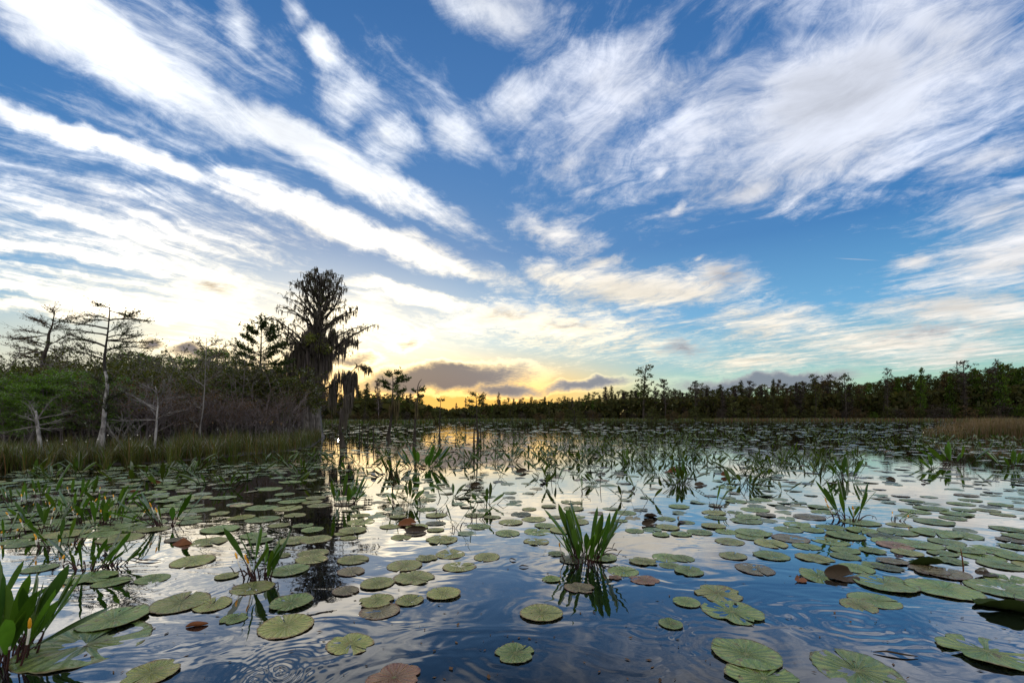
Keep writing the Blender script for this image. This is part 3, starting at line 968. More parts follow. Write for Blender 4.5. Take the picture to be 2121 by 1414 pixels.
# ------------------------------------------------------------------ thicket on the bank
def scrub(kind, hgt=3.0):
    """proto shrub or small tree, hgt metres: stems, twigs and leaves"""
    tw, fo = MB(), MB()
    nst = {'bare': 9, 'leafy': 7, 'feather': 2, 'sapling': 5}[kind]
    mats = {'bare': ('twig', 'brown'), 'leafy': ('twig', 'olive'), 'feather': ('twig', 'green'), 'sapling': ('twig', 'olive')}[kind]

    def grow(p, d, L, r_, depth):
        pts = [p]
        q, dd = p, d.copy()
        for i in range(4):
            dd = (dd + rdir(-.5, .7) * (.22 if kind != 'feather' else .14)).normalized()
            q = q + dd * (L / 4)
            pts.append(q)
        tw.tube(pts, [r_ * (1 - .15 * i) for i in range(5)], 4 if r_ > .012 else 3, cap=False)
        if depth == 0:
            for q in pts[1:]:
                if kind == 'bare':
                    if U(0, 1) < .45:
                        spray(fo, q, dd, 1, .04, .07, .016, .5, 1.5)
                elif kind == 'leafy':
                    spray(fo, q, dd, 3, .06, .085, .022, .5, 1.5)
                else:
                    spray(fo, q, Vector((dd.x, dd.y, 0)), 5, .09, .11, .016, .7, 1.6)
            return
        nb = {'bare': 4, 'leafy': 4, 'feather': 4}[kind]
        for _ in range(nb + (1 if depth > 1 else 0)):
            k = U(.35, 1.0)
            i = min(3, int(k * 4))
            s_ = pts[i].lerp(pts[i + 1], k * 4 - i)
            if kind == 'feather':
                e = (Vector((U(-1, 1), U(-1, 1), U(-.12, .30)))).normalized()
            else:
                e = (dd * .9 + rdir(-.35, .8) * .85).normalized()
            grow(s_, e, L * U(.45, .68), max(.0035, r_ * .55), depth - 1)

    for _ in range(nst):
        a = U(0, 6.28)
        lean = U(.1, .5) if kind != 'feather' else U(0, .2)
        d = Vector((math.cos(a) * lean, math.sin(a) * lean, 1)).normalized()
        if kind == 'sapling':
            x0, y0 = U(-.55, .55), U(-.55, .55)
            hh_ = hgt * U(.7, 1.0)
            pts = through([Vector((x0, y0, -.05)), Vector((x0 + U(-.1, .1), y0 + U(-.1, .1), hh_ * .35)), Vector((x0 + U(-.2, .2), y0 + U(-.2, .2), hh_ * .7)), Vector((x0 + U(-.25, .25), y0 + U(-.25, .25), hh_))], 12)
            tw.tube(pts, [.022 - .0016 * i for i in range(12)], 5)
            for i in range(2, 12):
                for _ in range(3):
                    a = U(0, 6.28)
                    e = Vector((math.cos(a), math.sin(a), U(.2, 1.1))).normalized()
                    L = U(.18, .55) * (1.15 - i * .05)
                    q = curve(pts[i], pts[i] + e * L, Vector((0, 0, -.06 * L)), 4, .02)
                    tw.tube(q, [.007, .006, .005, .003], 3, cap=False)
                    for qq in q[1:]:
                        e2 = (e + rdir(-.3, .7) * .9).normalized()
                        tw.tube([qq, qq + e2 * U(.05, .16)], [.004, .002], 3, cap=False)
                        if U(0, 1) < (.3 if i < 5 else .9):
                            spray(fo, qq, e2, 2, .06, .075, .018, .5, 1.5)
        elif kind == 'feather':
            pts = curve(Vector((0, 0, -.05)), Vector((U(-.2, .2), U(-.2, .2), hgt * .95)), Vector((U(-.15, .15), U(-.15, .15), 0)), 9, .03)
            tw.tube(pts, [.035 - .003 * i for i in range(9)], 6)
            for i in range(3, 9):
                for _ in range(4):
                    e = Vector((U(-1, 1), U(-1, 1), U(.05, .5))).normalized()
                    grow(pts[i], e, hgt * .33 * (1.25 - i * .085), .012, 1)
        else:
            grow(Vector((U(-.25, .25), U(-.25, .25), -.05)), d, hgt * .52, .02, 3 if kind == 'bare' else 3)
    root = thing({'bare': 'bare_shrub', 'leafy': 'leafy_shrub', 'feather': 'young_cypress', 'sapling': 'swamp_sapling'}[kind])
    a = tw.build('stems' if kind != 'feather' else 'trunk', M[mats[0]], root)
    b = fo.build('foliage', M[mats[1]], root)
    zs = max(v.z for v in tw.v)
    return kids(root, a, b), zs


SCR = {'bare': [scrub('bare') for _ in range(3)], 'leafy': [scrub('leafy') for _ in range(3)], 'feather': [scrub('feather') for _ in range(3)], 'sapling': [scrub('sapling') for _ in range(3)]}
TOPROW = [(-120, 742), (0, 744), (60, 740), (100, 734), (140, 728), (170, 738), (200, 734), (300, 726), (340, 738), (380, 742), (440, 726), (470, 738), (500, 738), (560, 722), (620, 740), (660, 800), (720, 830)]


def interp(tab, x):
    if x <= tab[0][0]:
        return tab[0][1]
    for (a, b), (c, d) in zip(tab, tab[1:]):
        if x <= c:
            return b + (d - b) * (x - a) / (c - a)
    return tab[-1][1]


used = set()
BANK = []


def place(kind, px, Y, toprow):
    protos = SCR[kind]
    k = random.randrange(3)
    root, zs = protos[k]
    h = H + (HY - toprow) / F * Y - .1
    x = (px - 1060.5) / F * Y
    s = h / zs
    sx = s * U(.9, 1.25) if kind != 'feather' else s * U(.85, 1.2)
    if (kind, k) not in used:
        used.add((kind, k))
        o = root
        o.location, o.rotation_euler, o.scale = (x, Y, .1), (0, 0, U(0, 6.28)), (sx, sx, s)
    else:
        o = dup(root, (x, Y, .1), U(0, 6.28), (sx, sx, s))
    BANK.append((px, Y, kind, o))
    return o


def bank_edge_Y(px):
    row = interp(EDGE, px)
    return F / (row - HY)


# rows of shrubs from the edge of the sedge inland
for px in range(-70, 590, 46):
    place('bare', px + U(-14, 14), bank_edge_Y(px) + U(2.4, 3.4), interp(TOPROW, px) + U(38, 88))
for px in range(-60, 605, 42):
    place('bare' if U(0, 1) < .6 else 'leafy', px + U(-14, 14), bank_edge_Y(px) + U(4.0, 5.6), interp(TOPROW, px) + U(16, 46))
for px in range(-60, 650, 38):
    place('sapling' if U(0, 1) < .6 else 'leafy', px + U(-12, 12), bank_edge_Y(px) + U(7, 9.5), interp(TOPROW, px) + U(2, 24))
for px in range(-50, 655, 30):
    place(random.choice(['sapling', 'sapling', 'leafy', 'bare']), px + U(-12, 12), bank_edge_Y(px) + U(12, 17), interp(TOPROW, px) + U(-4, 22))
for px, Y, top in ((20, 11.6, 790), (70, 11.2, 770), (130, 12.0, 760), (175, 11.6, 785), (250, 12.6, 785), (-20, 12, 775), (110, 11.4, 800), (300, 13.2, 800), (465, 16, 785), (560, 17, 785), (215, 12.2, 770), (350, 14, 800), (410, 15, 795), (500, 16, 800), (385, 17, 770), (450, 19, 775), (150, 14, 765), (60, 14, 765)):
    place('feather', px, Y, top)
for px, dY, top in ((-30, 2.6, 775), (15, 2.4, 768), (48, 2.0, 790), (95, 2.5, 772), (128, 2.2, 792), (160, 2.8, 764), (188, 2.4, 800), (236, 2.6, 778), (272, 2.8, 800), (372, 4, 808), (452, 5, 800), (70, 1.9, 812), (5, 1.8, 815)):
    place('feather', px, bank_edge_Y(px) + dY, top)
for px, Y, top in ((390, 26, 735), (438, 24, 718), (330, 27, 735), (290, 24, 728), (475, 25, 728), (255, 26, 725)):
    place('feather', px, Y, top)

for px in range(-40, 600, 44):
    place('sapling', px + U(-16, 16), bank_edge_Y(px) + U(3.4, 5.5), interp(TOPROW, px) + U(4, 34))
for px, Y, top in ((15, 15, 712), (52, 18, 720), (138, 16, 700), (172, 20, 706), (262, 17, 705), (300, 22, 712), (345, 18, 708), (395, 20, 714), (448, 21, 700), (478, 24, 712), (512, 20, 708), (570, 24, 690), (598, 25, 700)):
    place('sapling', px, Y, top)
BANK.sort(key=lambda b: b[0])
LM = [(88, 'the sparse drooping cypress'), (215, 'the flat-topped bare cypress'), (320, 'the small white-grey dead tree'), (420, 'the thin grey snag'), (536, 'the small tiered cypress'), (650, 'the mossy cypress')]
cnt = {}
for px, Y, kind, o in sorted(BANK, key=lambda b: min(abs(b[0] - l[0]) for l in LM)):
    l = min(LM, key=lambda q: abs(px - q[0]))
    sd = 'left' if px < l[0] else 'right'
    dp = 'behind' if Y > bank_edge_Y(px) + 6.3 else 'low in front, near the sedge'
    k = cnt[(l, sd, kind, dp[0])] = cnt.get((l, sd, kind, dp[0]), 0) + 1
    look = {'bare': 'grey twiggy shrub', 'leafy': 'olive leafy shrub', 'feather': 'bright green young cypress', 'sapling': 'thin upright sapling thicket'}[kind]
    where = 'deep in the thicket' if dp == 'behind' else 'by the sedge'
    tag(o, '%s %s, %s %s of %s' % (look, where, ORD[k], sd, l[1]), 'tree' if kind in ('feather', 'sapling') else 'shrub',
        {'bare': 'bare shrubs in the bank thicket', 'leafy': 'leafy shrubs in the bank thicket', 'feather': 'young cypresses in the bank thicket', 'sapling': 'thin saplings in the bank thicket'}[kind])

# sedge along the bank: nobody could count it
mb = MB()


def blade(mb, p, h, lean, w, tint):
    a = U(0, 6.28)
    d = Vector((math.cos(a), math.sin(a), 0))
    s = Vector((-d.y, d.x, 0)) * w
    m_ = p + Vector((0, 0, h * .6)) + d * lean * .35
    e = p + Vector((0, 0, h * U(.8, 1))) + d * lean
    mb.face([p - s, p + s, m_ + s * .7, m_ - s * .7], tint)
    mb.face([m_ - s * .7, m_ + s * .7, e], tint)


mt = MB()
for _ in range(26000):
    px = U(-120, 668)
    e = bank_edge_Y(px)
    dpt = abs(random.gauss(0, 1.0)) * (1.2 + .02 * max(0, px - 300) * .3)
    Y = e + dpt + U(-.12, .1) + 1.0 * (mnoise.noise(Vector((px * .035, 7, 0))) + .5 * mnoise.noise(Vector((px * .11, 3, 0))))
    cl = mnoise.noise(Vector(((px - 1060) / F * Y * 1.6, Y * 1.6, 0)))
    if cl < U(-.5, .2):
        continue
    h = U(.30, .62) * (1 + .5 * cl) * (1.35 if U(0, 1) < .08 else 1) * (1 if px > 350 else .92)
    k = U(.6, 1.5)
    dry = U(0, 1) < .17
    (mt if dry else mb).__class__.face
    blade(mt if dry else mb, Vector(((px - 1060.5) / F * Y, Y, .0)), h, U(.03, .32), U(.003, .0065), (k * U(.8, 1.3), k, k * U(.7, 1.2)))
tag(mb.build('sedge_grass', M['grass']), kind='stuff')
tag(mt.build('dry_sedge_grass', M['tan']), kind='stuff')

mb = MB()
for _ in range(9000):
    px = U(-100, 655)
    Y = bank_edge_Y(px) + U(4, 26)
    q = Vector(((px - 1060.5) / F * Y, Y, U(0, 1.15)))
    if q.x > (652 - 1060.5) / F * 22 and q.y < 30:
        continue
    k = U(.5, 1.3)
    if U(0, 1) < .5:
        mb.leaf(q, rdir(-.2, 1), side_of(Vector((0, 0, 1))), U(.1, .3), U(.02, .05), (k, k * .95, k))
    else:
        d = rdir(0, 1)
        mb.tube([q, q + d * U(.2, .7)], [.008, .003], 3, (k, k, k), cap=False)
tag(mb.build('undergrowth', M['fargrey']), kind='stuff')

# little white hatpin flowers in the sedge
hp = thing('hatpin_flower')
mb = MB()
mb.tube([Vector((0, 0, 0)), Vector((.01, 0, .3)), Vector((0, .01, .62))], [.003, .0025, .002], 4)
c1 = mb.build('stalk', M['grass'], hp)
mb = MB()
mb.tube([Vector((0, .01, .612)), Vector((0, .01, .617)), Vector((0, .01, .626)), Vector((0, .01, .634))], [.005, .010, .010, .004], 8)
c2 = mb.build('flower_head', M['white'], hp)
kids(hp, c1, c2)
first = True
for zx, zy in ((400, 1180), (520, 1210), (900, 1135), (1115, 1195), (820, 1170), (720, 1190), (1155, 1135), (560, 1180), (1230, 1295), (1260, 1140), (1090, 1165), (1230, 1228)):
    px, row = zx / 4.04, 620 + zy / 4.04
    Y = bank_edge_Y(px) + U(.2, .5)
    q = Wd(px, row, Y)
    s = max(.25, q.z / .62)
    o = hp if first else dup(hp, (0, 0, 0), 0, 1)
    first = False
    o.location, o.scale, o.rotation_euler = (q.x, q.y, 0), (1, 1, s), (0, 0, U(0, 6))
    tag(o, 'tiny white button-headed flower on a thin stalk in the sedge of the bank', 'flower', 'white hatpin flowers in the sedge')

# ------------------------------------------------------------------ far shore
def fartree(kind):
    """proto tree ten metres tall for the far shore: tapered trunk, limbs, crown of leaf clumps with gaps"""
    tr, cr = MB(), MB()
    lean = Vector((U(-.4, .4), U(-.4, .4), 10))
    line = through([Vector((0, 0, -.2)), Vector((U(-.15, .15), U(-.15, .15), 3.5)), Vector((lean.x * .6, lean.y * .6, 7)), lean], 8)
    tr.tube(line, [.26, .17, .14, .12, .10, .08, .05, .02], 6)

    def clump(c, r_, n, s, tint):
        for _ in range(n):
            q = c + Vector((U(-1, 1), U(-1, 1), U(-.55, .55))) * r_
            a = rdir() * s * U(.5, 1.1)
            b_ = a.cross(rdir()).normalized() * s * U(.22, .5)
            k = tint * U(.6, 1.4)
            cr.quad(q, a * .5, b_ * .5, (k * U(.85, 1.2), k, k * U(.8, 1.2)))

    def at(zz):
        t = max(0, min(.999, zz / 10)) * 7
        i = int(t)
        return line[i].lerp(line[i + 1], t - i)

    if kind == 'spire':
        zz = 1.6
        while zz < 9.9:
            R_ = (1.75 * (1 - (zz / 10.2) ** 1.3) + .12) * U(.5, 1.25)
            for _ in range(4 if zz < 8 else 2):
                a = U(0, 6.28)
                c = at(zz) + Vector((math.cos(a), math.sin(a), 0)) * R_ * U(.35, .85) + Vector((0, 0, U(-.2, .3)))
                tr.tube([at(zz - .3), c], [.035, .012], 3, cap=False)
                clump(c, .42 + R_ * .2, 15, .42, U(.55, 1.5))
            zz += U(.38, .62)
        clump(at(9.9), .22, 10, .3, 1)
    elif kind == 'flat':
        for k in range(17):
            zz = 10 * (.38 + .62 * (k / 16) ** .8)
            a = U(0, 6.28)
            R_ = U(.7, 2.3) * (.75 if zz < 6 else 1.0) * (1.0 if zz < 9.3 else .6)
            c = at(zz) + Vector((math.cos(a) * R_, math.sin(a) * R_, U(0, .4)))
            tr.tube([at(zz - .9), at(zz).lerp(c, .6) - Vector((0, 0, .15)), c], [.06, .04, .015], 4, cap=False)
            for t in (.55, .8, 1.0):
                clump(at(zz).lerp(c, t) + Vector((0, 0, .12)), .48, 11, .38, U(.55, 1.5))
    elif kind == 'plume':
        for k in range(60):
            zz = 10 * (.22 + .76 * (k / 59))
            a = U(0, 6.28)
            R_ = U(.15, 1.0) * interp([(2, .5), (5, .8), (7, 1.5), (8.6, 1.7), (9.4, 1.2), (10, .5)], zz)
            c = at(zz) + Vector((math.cos(a) * R_, math.sin(a) * R_, U(0, .3)))
            tr.tube([at(zz - .5), c], [.05, .015], 3, cap=False)
            clump(c, .34, 9, .34, U(.55, 1.5))
    elif kind == 'bare':
        for k in range(26):
            zz = 10 * (.22 + .77 * (k / 25))
            a = U(0, 6.28)
            R_ = U(.6, 1.9) * (1.15 - zz / 13)
            c = at(zz) + Vector((math.cos(a) * R_, math.sin(a) * R_, U(.1, .9)))
            tr.tube([at(zz), at(zz).lerp(c, .5) + Vector((0, 0, .1)), c], [.045, .03, .012], 3, cap=False)
            for t in (.45, .7, 1.0):
                p_ = at(zz).lerp(c, t)
                for _ in range(3):
                    d = (rdir(-.2, 1) + Vector((0, 0, .2))).normalized()
                    tr.tube([p_, p_ + d * U(.25, .6)], [.018, .006], 3, cap=False)
                clump(p_, .40, 7, .34, U(.6, 1.5))
                if U(0, 1) < .35:
                    strand(cr, p_, U(.5, 1.3), .10, grey(.6, 1.2))
    else:                                    # 'round': low spreading shrub, five metres across
        for k in range(70):
            d = rdir(-.05, 1)
            q = Vector((d.x * 4.2, d.y * 4.2, d.z * 8.4 + .5)) * U(.55, 1.0)
            clump(q, .95, 14, .62, U(.5, 1.5))
        for k in range(14):
            d = rdir(.2, 1)
            tr.tube([Vector((U(-.4, .4), U(-.4, .4), 0)), Vector((d.x * 2, d.y * 2, d.z * 4)), Vector((d.x * 3.8, d.y * 3.8, d.z * 8))], [.09, .06, .02], 4, cap=False)
    return tr, cr


FT = {}


def far_proto(kind, leaf):
    key = (kind, leaf, random.randrange(3 if kind != 'round' else 2))
    if key not in FT:
        tr, cr = fartree(kind)
        root = thing({'spire': 'cypress_tree', 'flat': 'cypress_tree', 'bare': 'bare_tree', 'plume': 'cypress_tree', 'round': 'shore_shrub'}[kind])
        a = tr.build('trunk', M['bark_dark'] if kind != 'bare' else M['twig'], root)
        b_ = cr.build('crown', M[leaf], root)
        FT[key] = [kids(root, a, b_), False]
    return FT[key]


FARLIST = []


def far_place(kind, leaf, px, Y, top, wide=1.0, label=None):
    pr = far_proto(kind, leaf)
    h = (H + (HY - top) / F * Y - .1) / 10.0
    x = (px - 1060.5) / F * Y
    s = (h * wide, h * wide, h)
    if not pr[1]:
        pr[1] = True
        o = pr[0]
        o.location, o.rotation_euler, o.scale = (x, Y, .1), (0, 0, U(0, 6.28)), s
    else:
        o = dup(pr[0], (x, Y, .1), U(0, 6.28), s)
    FARLIST.append([px, Y, kind, leaf, o, label])
    return o


FARTOP = [(700, 812), (745, 805), (800, 806), (850, 812), (880, 832), (930, 842), (975, 835), (1010, 828), (1060, 823), (1110, 821), (1150, 819), (1220, 813), (1260, 809), (1300, 804), (1360, 806), (1420, 802), (1480, 796),
          (1540, 796), (1600, 798), (1660, 790), (1720, 786), (1790, 792), (1830, 782), (1870, 778), (1930, 776), (1985, 766), (2040, 764), (2121, 758), (2250, 752)]


def farY(px):
    Y = 100.0
    for _ in range(5):
        Y = far_y((px - 1060.5) / F * Y)
    return Y


NOTE = [('plume', 'far', 1333, 756, 1.25, 'tall lone feathery cypress rising above the far treeline'), ('flat', 'fargrey', 1378, 788, 1.0, 'broad flat-crowned cypress just right of the tall lone feathery cypress'),
        ('plume', 'fargrey', 2000, 748, 1.0, 'dark wide-topped tree standing highest in the far woods towards the right end'), ('flat', 'far', 1690, 780, .8, 'round-topped dark cypress left of a notch in the far treeline'),
        ('flat', 'far', 1752, 778, .9, 'full dark cypress beside the bright notch in the far treeline'), ('plume', 'fargrey', 1838, 764, .6, 'wispy pale-topped tree above the dark far woods'),
        ('spire', 'fargreen', 1906, 762, .65, 'narrow pointed green spire in the far woods'), ('spire', 'far', 757, 794, .9, 'tiered conical cypress against the yellow sky left of the snags'),
        ('bare', 'fargrey', 784, 791, .8, 'reddish bare cypress against the yellow sky left of the snags'), ('flat', 'fargreen', 826, 800, 1.1, 'rounded green tree behind the leafy-topped snag'),
        ('spire', 'far', 1602, 786, .6, 'slim spire in the middle of the far treeline'), ('flat', 'fargrey', 1440, 792, .8, 'pale rounded cypress left of the far grey cloud'), ('spire', 'fargreen', 2075, 756, .9, 'tall bright green cypress near the right end of the far woods')]
for kind, leaf, px, top, w, lab in NOTE:
    Y = farY(px) + 4 if px > 900 else U(78, 84)
    far_place(kind, leaf, px, Y, top, w, lab)
px = 600.0
while px < 2185:
    top = interp(FARTOP, px)
    c = U(0, 1)
    if px > 1780:
        leaf = random.choice(['fargreen', 'far', 'fargreen', 'fargrey', 'far', 'farrust' if px < 2000 else 'fargreen'])
    elif px > 1380:
        leaf = random.choice(['far', 'fargrey', 'far', 'fargrey', 'farrust'])
    else:
        leaf = random.choice(['far', 'far', 'fargreen', 'fargrey'])
    kind = 'spire' if c < .5 else 'plume' if c < .68 else 'flat' if c < .9 else 'bare'
    if kind == 'bare':
        leaf = 'fargrey' if leaf != 'farrust' else 'farrust'
    Y = (farY(px) + U(5, 15)) if px > 900 else U(80, 96)
    far_place(kind, leaf, px + U(-4, 4), Y, top + random.choice([U(-14, -5), U(-4, 8), U(6, 24), U(0, 10), U(8, 18)]) + 3, U(.6, 1.15))
    px += U(7, 15)
for (px, Y, top, w) in ((1190, 84, 838, 1.35), (1160, 88, 846, 1.2), (1228, 87, 845, 1.2), (1350, 96, 838, 1.1), (1392, 98, 842, 1.1), (1120, 94, 850, 1.3), (1440, 103, 838, 1.0)):
    far_place('round', random.choice(['far', 'farrust']), px, Y, top, w)
px = 600.0
while px < 2180:
    leaf = random.choice(['far', 'far', 'fargrey', 'farrust'] if px < 1750 else ['far', 'fargreen', 'fargrey', 'farrust', 'fargreen'])
    Y = farY(px) + U(1.5, 4) if px > 900 else U(74, 78)
    far_place('round', leaf, px, Y, U(842, 852) if px < 1500 else U(826, 848), U(.8, 1.35))
    px += U(16, 30)

KN = {'plume': 'plume-topped cypress', 'spire': 'conical cypress', 'flat': 'broad-topped cypress', 'bare': 'bare twiggy tree', 'round': 'rounded shrub'}
KC = {'far': 'dark olive', 'fargrey': 'grey', 'farrust': 'russet', 'fargreen': 'green'}
FLM = [(1333, 'the tall lone feathery cypress'), (1752, 'the bright notch in the far treeline'), (2000, 'the highest tree of the far woods'), (826, 'the leafy-topped snag'), (1190, 'the rounded bushes on the far shore'), (988, 'the slim young cypress'), (1560, 'the mid-treeline spire')]
cnt = {}
for it in sorted(FARLIST, key=lambda q: min(abs(q[0] - l[0]) for l in FLM)):
    px, Y, kind, leaf, o, lab = it
    grp = {'plume': 'cypresses of the far treeline', 'spire': 'cypresses of the far treeline', 'flat': 'cypresses of the far treeline', 'bare': 'bare trees of the far treeline', 'round': 'shrubs along the far shore'}[kind]
    if not lab:
        l = min(FLM, key=lambda q: abs(px - q[0]))
        sd = 'left' if px < l[0] else 'right'
        k = cnt[(l, sd, kind, leaf)] = cnt.get((l, sd, kind, leaf), 0) + 1
        lab = '%s %s far off, %s %s of %s' % (KC[leaf], KN[kind], ORD[k], sd, l[1])
    tag(o, lab, 'shrub' if kind == 'round' else 'tree', grp)

# deeper woods that read as one mass
mbt, mbc = MB(), MB()
src = [fartree(k) for k in ('spire', 'flat', 'spire', 'flat', 'bare')]
px = 600.0
while px < 2260:
    tr, cr = random.choice(src)
    Y = (farY(px) + U(18, 34)) if px > 900 else U(100, 125)
    top = interp(FARTOP, px) + U(2, 16)
    h = (H + (HY - top) / F * Y) / 10
    x = (px - 1060.5) / F * Y
    a = U(0, 6.28)
    ca, sa = math.cos(a), math.sin(a)
    w = U(.8, 1.2) * h
    for s_, d_ in ((tr, mbt), (cr, mbc)):
        n0 = len(d_.v)
        d_.v.extend([Vector((x + (v.x * ca - v.y * sa) * w, Y + (v.x * sa + v.y * ca) * w, .1 + v.z * h)) for v in s_.v])
        d_.f.extend([tuple(i + n0 for i in f) for f in s_.f])
        d_.t.extend(s_.t)
    px += U(4, 8)
deep = mbc.build('forest', M['far'])
tag(deep, 'dark woods massed behind the front trees of the far shore', 'woods', kind='stuff')
mbt.build('trunks', M['bark_dark'], deep)
mbc = MB()
for _ in range(16000):
    px = U(600, 2240)
    Y = (farY(px) + U(6, 16)) if px > 900 else U(82, 98)
    top = interp(FARTOP, px)
    hmax = (HY - top) / F * Y * .62 + 1
    q = Vector(((px - 1060.5) / F * Y, Y, U(.1, 1) ** 1.3 * hmax))
    a = rdir() * U(.3, .8)
    b_ = a.cross(rdir()).normalized() * U(.2, .5)
    k = U(.5, 1.3)
    mbc.quad(q, a, b_, (k * U(.9, 1.25), k, k * U(.8, 1.2)))
tag(mbc.build('undergrowth', M['far']), kind='stuff')

# marsh grass along the far shore
mg, mt = MB(), MB()
for _ in range(15000):
    px = U(600, 2240)
    Ys = farY(px) if px > 900 else 76
    dry = px > 1480 and U(0, 1) < .55
    Y = Ys - abs(random.gauss(0, 1)) * (3.5 if px < 1480 else 7) + 2
    blade(mt if dry else mg, Vector(((px - 1060.5) / F * Y, Y, -.05)), U(.4, .85) * (1 if px < 1480 else 1.1), U(.05, .4), U(.02, .05), (U(.6, 1.4), U(.6, 1.3), U(.6, 1.2)))
tag(mg.build('shore_grass', M['grass']), kind='stuff')
tag(mt.build('dry_shore_grass', M['tan']), kind='stuff')

# the tussock in open water on the right
tus = thing('grass_tussock', (Wg(2062, 905).x, 22.0, 0))
ga, gb, gc_ = MB(), MB(), MB()
for _ in range(5200):
    x, y = U(-2.6, 3.4), U(-.9, 1.1)
    e = max(0, 1 - (x / 3.0) ** 2 * .8 if x < 0 else 1 - .12 * (x / 3.4) ** 2)
    h = (.30 + .72 * e ** 1.2) * U(.6, 1.08)
    if x < -1.4 and U(0, 1) < .35:
        continue
    m_ = random.choice([ga, gb, gb])
    blade(m_, Vector((x, y, -.03)), h * (1.12 if m_ is gb else .8), U(.02, .35), U(.006, .013), (U(.7, 1.5),) * 3)
ga.build('grass', M['grass'], tus)
gb.build('seed_heads', M['tan'], tus)
tag(tus, 'large mounded tussock of tan and pinkish grass standing in the pads near the far right', 'tussock')


# ------------------------------------------------------------------ golden club plants
def club_leaf(bl, st, base, d, L, w, pet=.38, curl=.25, tint=(1, 1, 1), seg=7, stout=.005):
    """one leaf: a round stalk, then a folded lance-shaped blade that arches outwards"""
    d = d.normalized()
    hz = Vector((d.x, d.y, 0))
    hz = hz.normalized() if hz.length > .02 else Vector((U(-1, 1), U(-1, 1), 0)).normalized()
    pts = []
    for i in range(seg + 4):
        t = i / (seg + 3)
        pts.append(base + d * (L * t) + hz * (curl * L * t * t) - Vector((0, 0, curl * L * .35 * t ** 3)))
    k = max(2, int(pet * (seg + 3)))
    st.tube(pts[:k + 1], [stout * (1 - .5 * i / k) for i in range(k + 1)], 5, cap=False)
    s = d.cross(hz)
    if s.length < .1:
        s = Vector((-hz.y, hz.x, 0))
    s.normalize()
    tw_ = U(-.9, .9)
    n_ = d.cross(s)
    s = s * math.cos(tw_) + n_ * math.sin(tw_)
    nf_ = s.cross(d).normalized()
    m_ = len(pts) - 1 - k
    rows = []
    for i in range(m_ + 1):
        t = i / m_
        ww = w * (math.sin(math.pi * min(1, t * .95 + .04) ** 1.35) ** .6)
        if i == m_:
            ww = .0
        q = pts[k + i]
        rows.append((q - s * ww + nf_ * ww * .35, q, q + s * ww + nf_ * ww * .35))
    n0 = len(bl.v)
    for r_ in rows:
        bl.v.extend(r_)
    for i in range(m_):
        a = n0 + i * 3
        for j in (0, 1):
            bl.f.append((a + j, a + j + 1, a + j + 4, a + j + 3))
            bl.t.append(tint)


def spike(st, wh, ye, base, d, L):
    pts = curve(base, base + d * L, Vector((U(-.1, .1), U(-.1, .1), 0)) * L, 7)
    st.tube(pts[:4], [.0042, .004, .0038, .0038], 6, cap=False)
    wh.tube(pts[3:6], [.0042, .0046, .0046], 6)
    e = (pts[6] - pts[5])
    ye.tube([pts[5], pts[5] + e * .3, pts[5] + e * .9, pts[5] + e * 1.25], [.0048, .0062, .0052, .0018], 7)


CL = []                                                  # landmarks: (x, y, what)


def clump(px, row, h_px, n, label, spread=.10, lean=(0, 0), nsp=3, wide=.028, fan=.5, short='', bent=4, Lr=(.55, 1.12)):
    base = Wg(px, row)
    sc = h_px / F * base.y
    root = thing('golden_club', base)
    for i in range(n):
        a = U(0, 6.28)
        rr = spread * math.sqrt(U(0, 1))
        b0 = Vector((math.cos(a) * rr, math.sin(a) * rr * .8, -.03))
        d = Vector((math.cos(a) * fan * U(.1, 1) + lean[0] * U(.6, 1.3) + U(-.2, .2), math.sin(a) * fan * U(.1, 1) + lean[1] + U(-.15, .15), 1))
        if U(0, 1) < .12:
            d += Vector((U(-1, 1), U(-.6, .6), -.1))
        L = sc * (U(*Lr) if i > 4 else U(1.0, 1.18))
        k = U(.7, 1.45)
        bl, st = MB(), MB()
        club_leaf(bl, st, b0, d, L, wide * U(.75, 1.2) * min(1.25, sc / .36), U(.25, .45), U(.02, .25), (k * U(.9, 1.25), k, k * U(.7, 1.1)))
        lf = bl.build('leaf', M['blade'], root, True)
        st.build('stalk', M['stalk'], lf, True)
    for i in range(nsp):
        a = U(0, 6.28)
        st, wh, ye = MB(), MB(), MB()
        spike(st, wh, ye, Vector((math.cos(a) * spread * 1.2, math.sin(a) * spread, -.02)), Vector((math.cos(a) * .35 + lean[0] * .5, math.sin(a) * .3, 1)).normalized(), sc * U(.4, .65))
        s_ = st.build('flower_stalk', M['stalk'], root, True)
        wh.build('pale_collar', M['white'], s_, True)
        ye.build('flower_spike', M['spadix'], s_, True)
    for i in range(bent):
        a = U(0, 6.28)
        e = Vector((math.cos(a), math.sin(a) * .6, 0))
        b0 = e * spread * .7
        k1 = b0 + e * U(.08, .2) * sc * 2 + Vector((0, 0, U(.05, .22) * sc))
        k2 = k1 + Vector((U(-1, 1), U(-1, 1), 0)) * .1 * sc + Vector((0, 0, U(-.10, .18) * sc))
        st = MB()
        st.tube(curve(b0, k1, Vector((0, 0, .03)), 5) + curve(k1, k2, Vector((0, 0, .01)), 4)[1:], [.0036, .0036, .0034, .0032, .003, .0028, .0025, .0018], 5)
        st.build('bent_stalk', M['stalk'], root, True)
    tag(root, label, 'water plant', 'golden club clumps standing out of the water')
    CL.append((base.x, base.y, short or label))
    return root


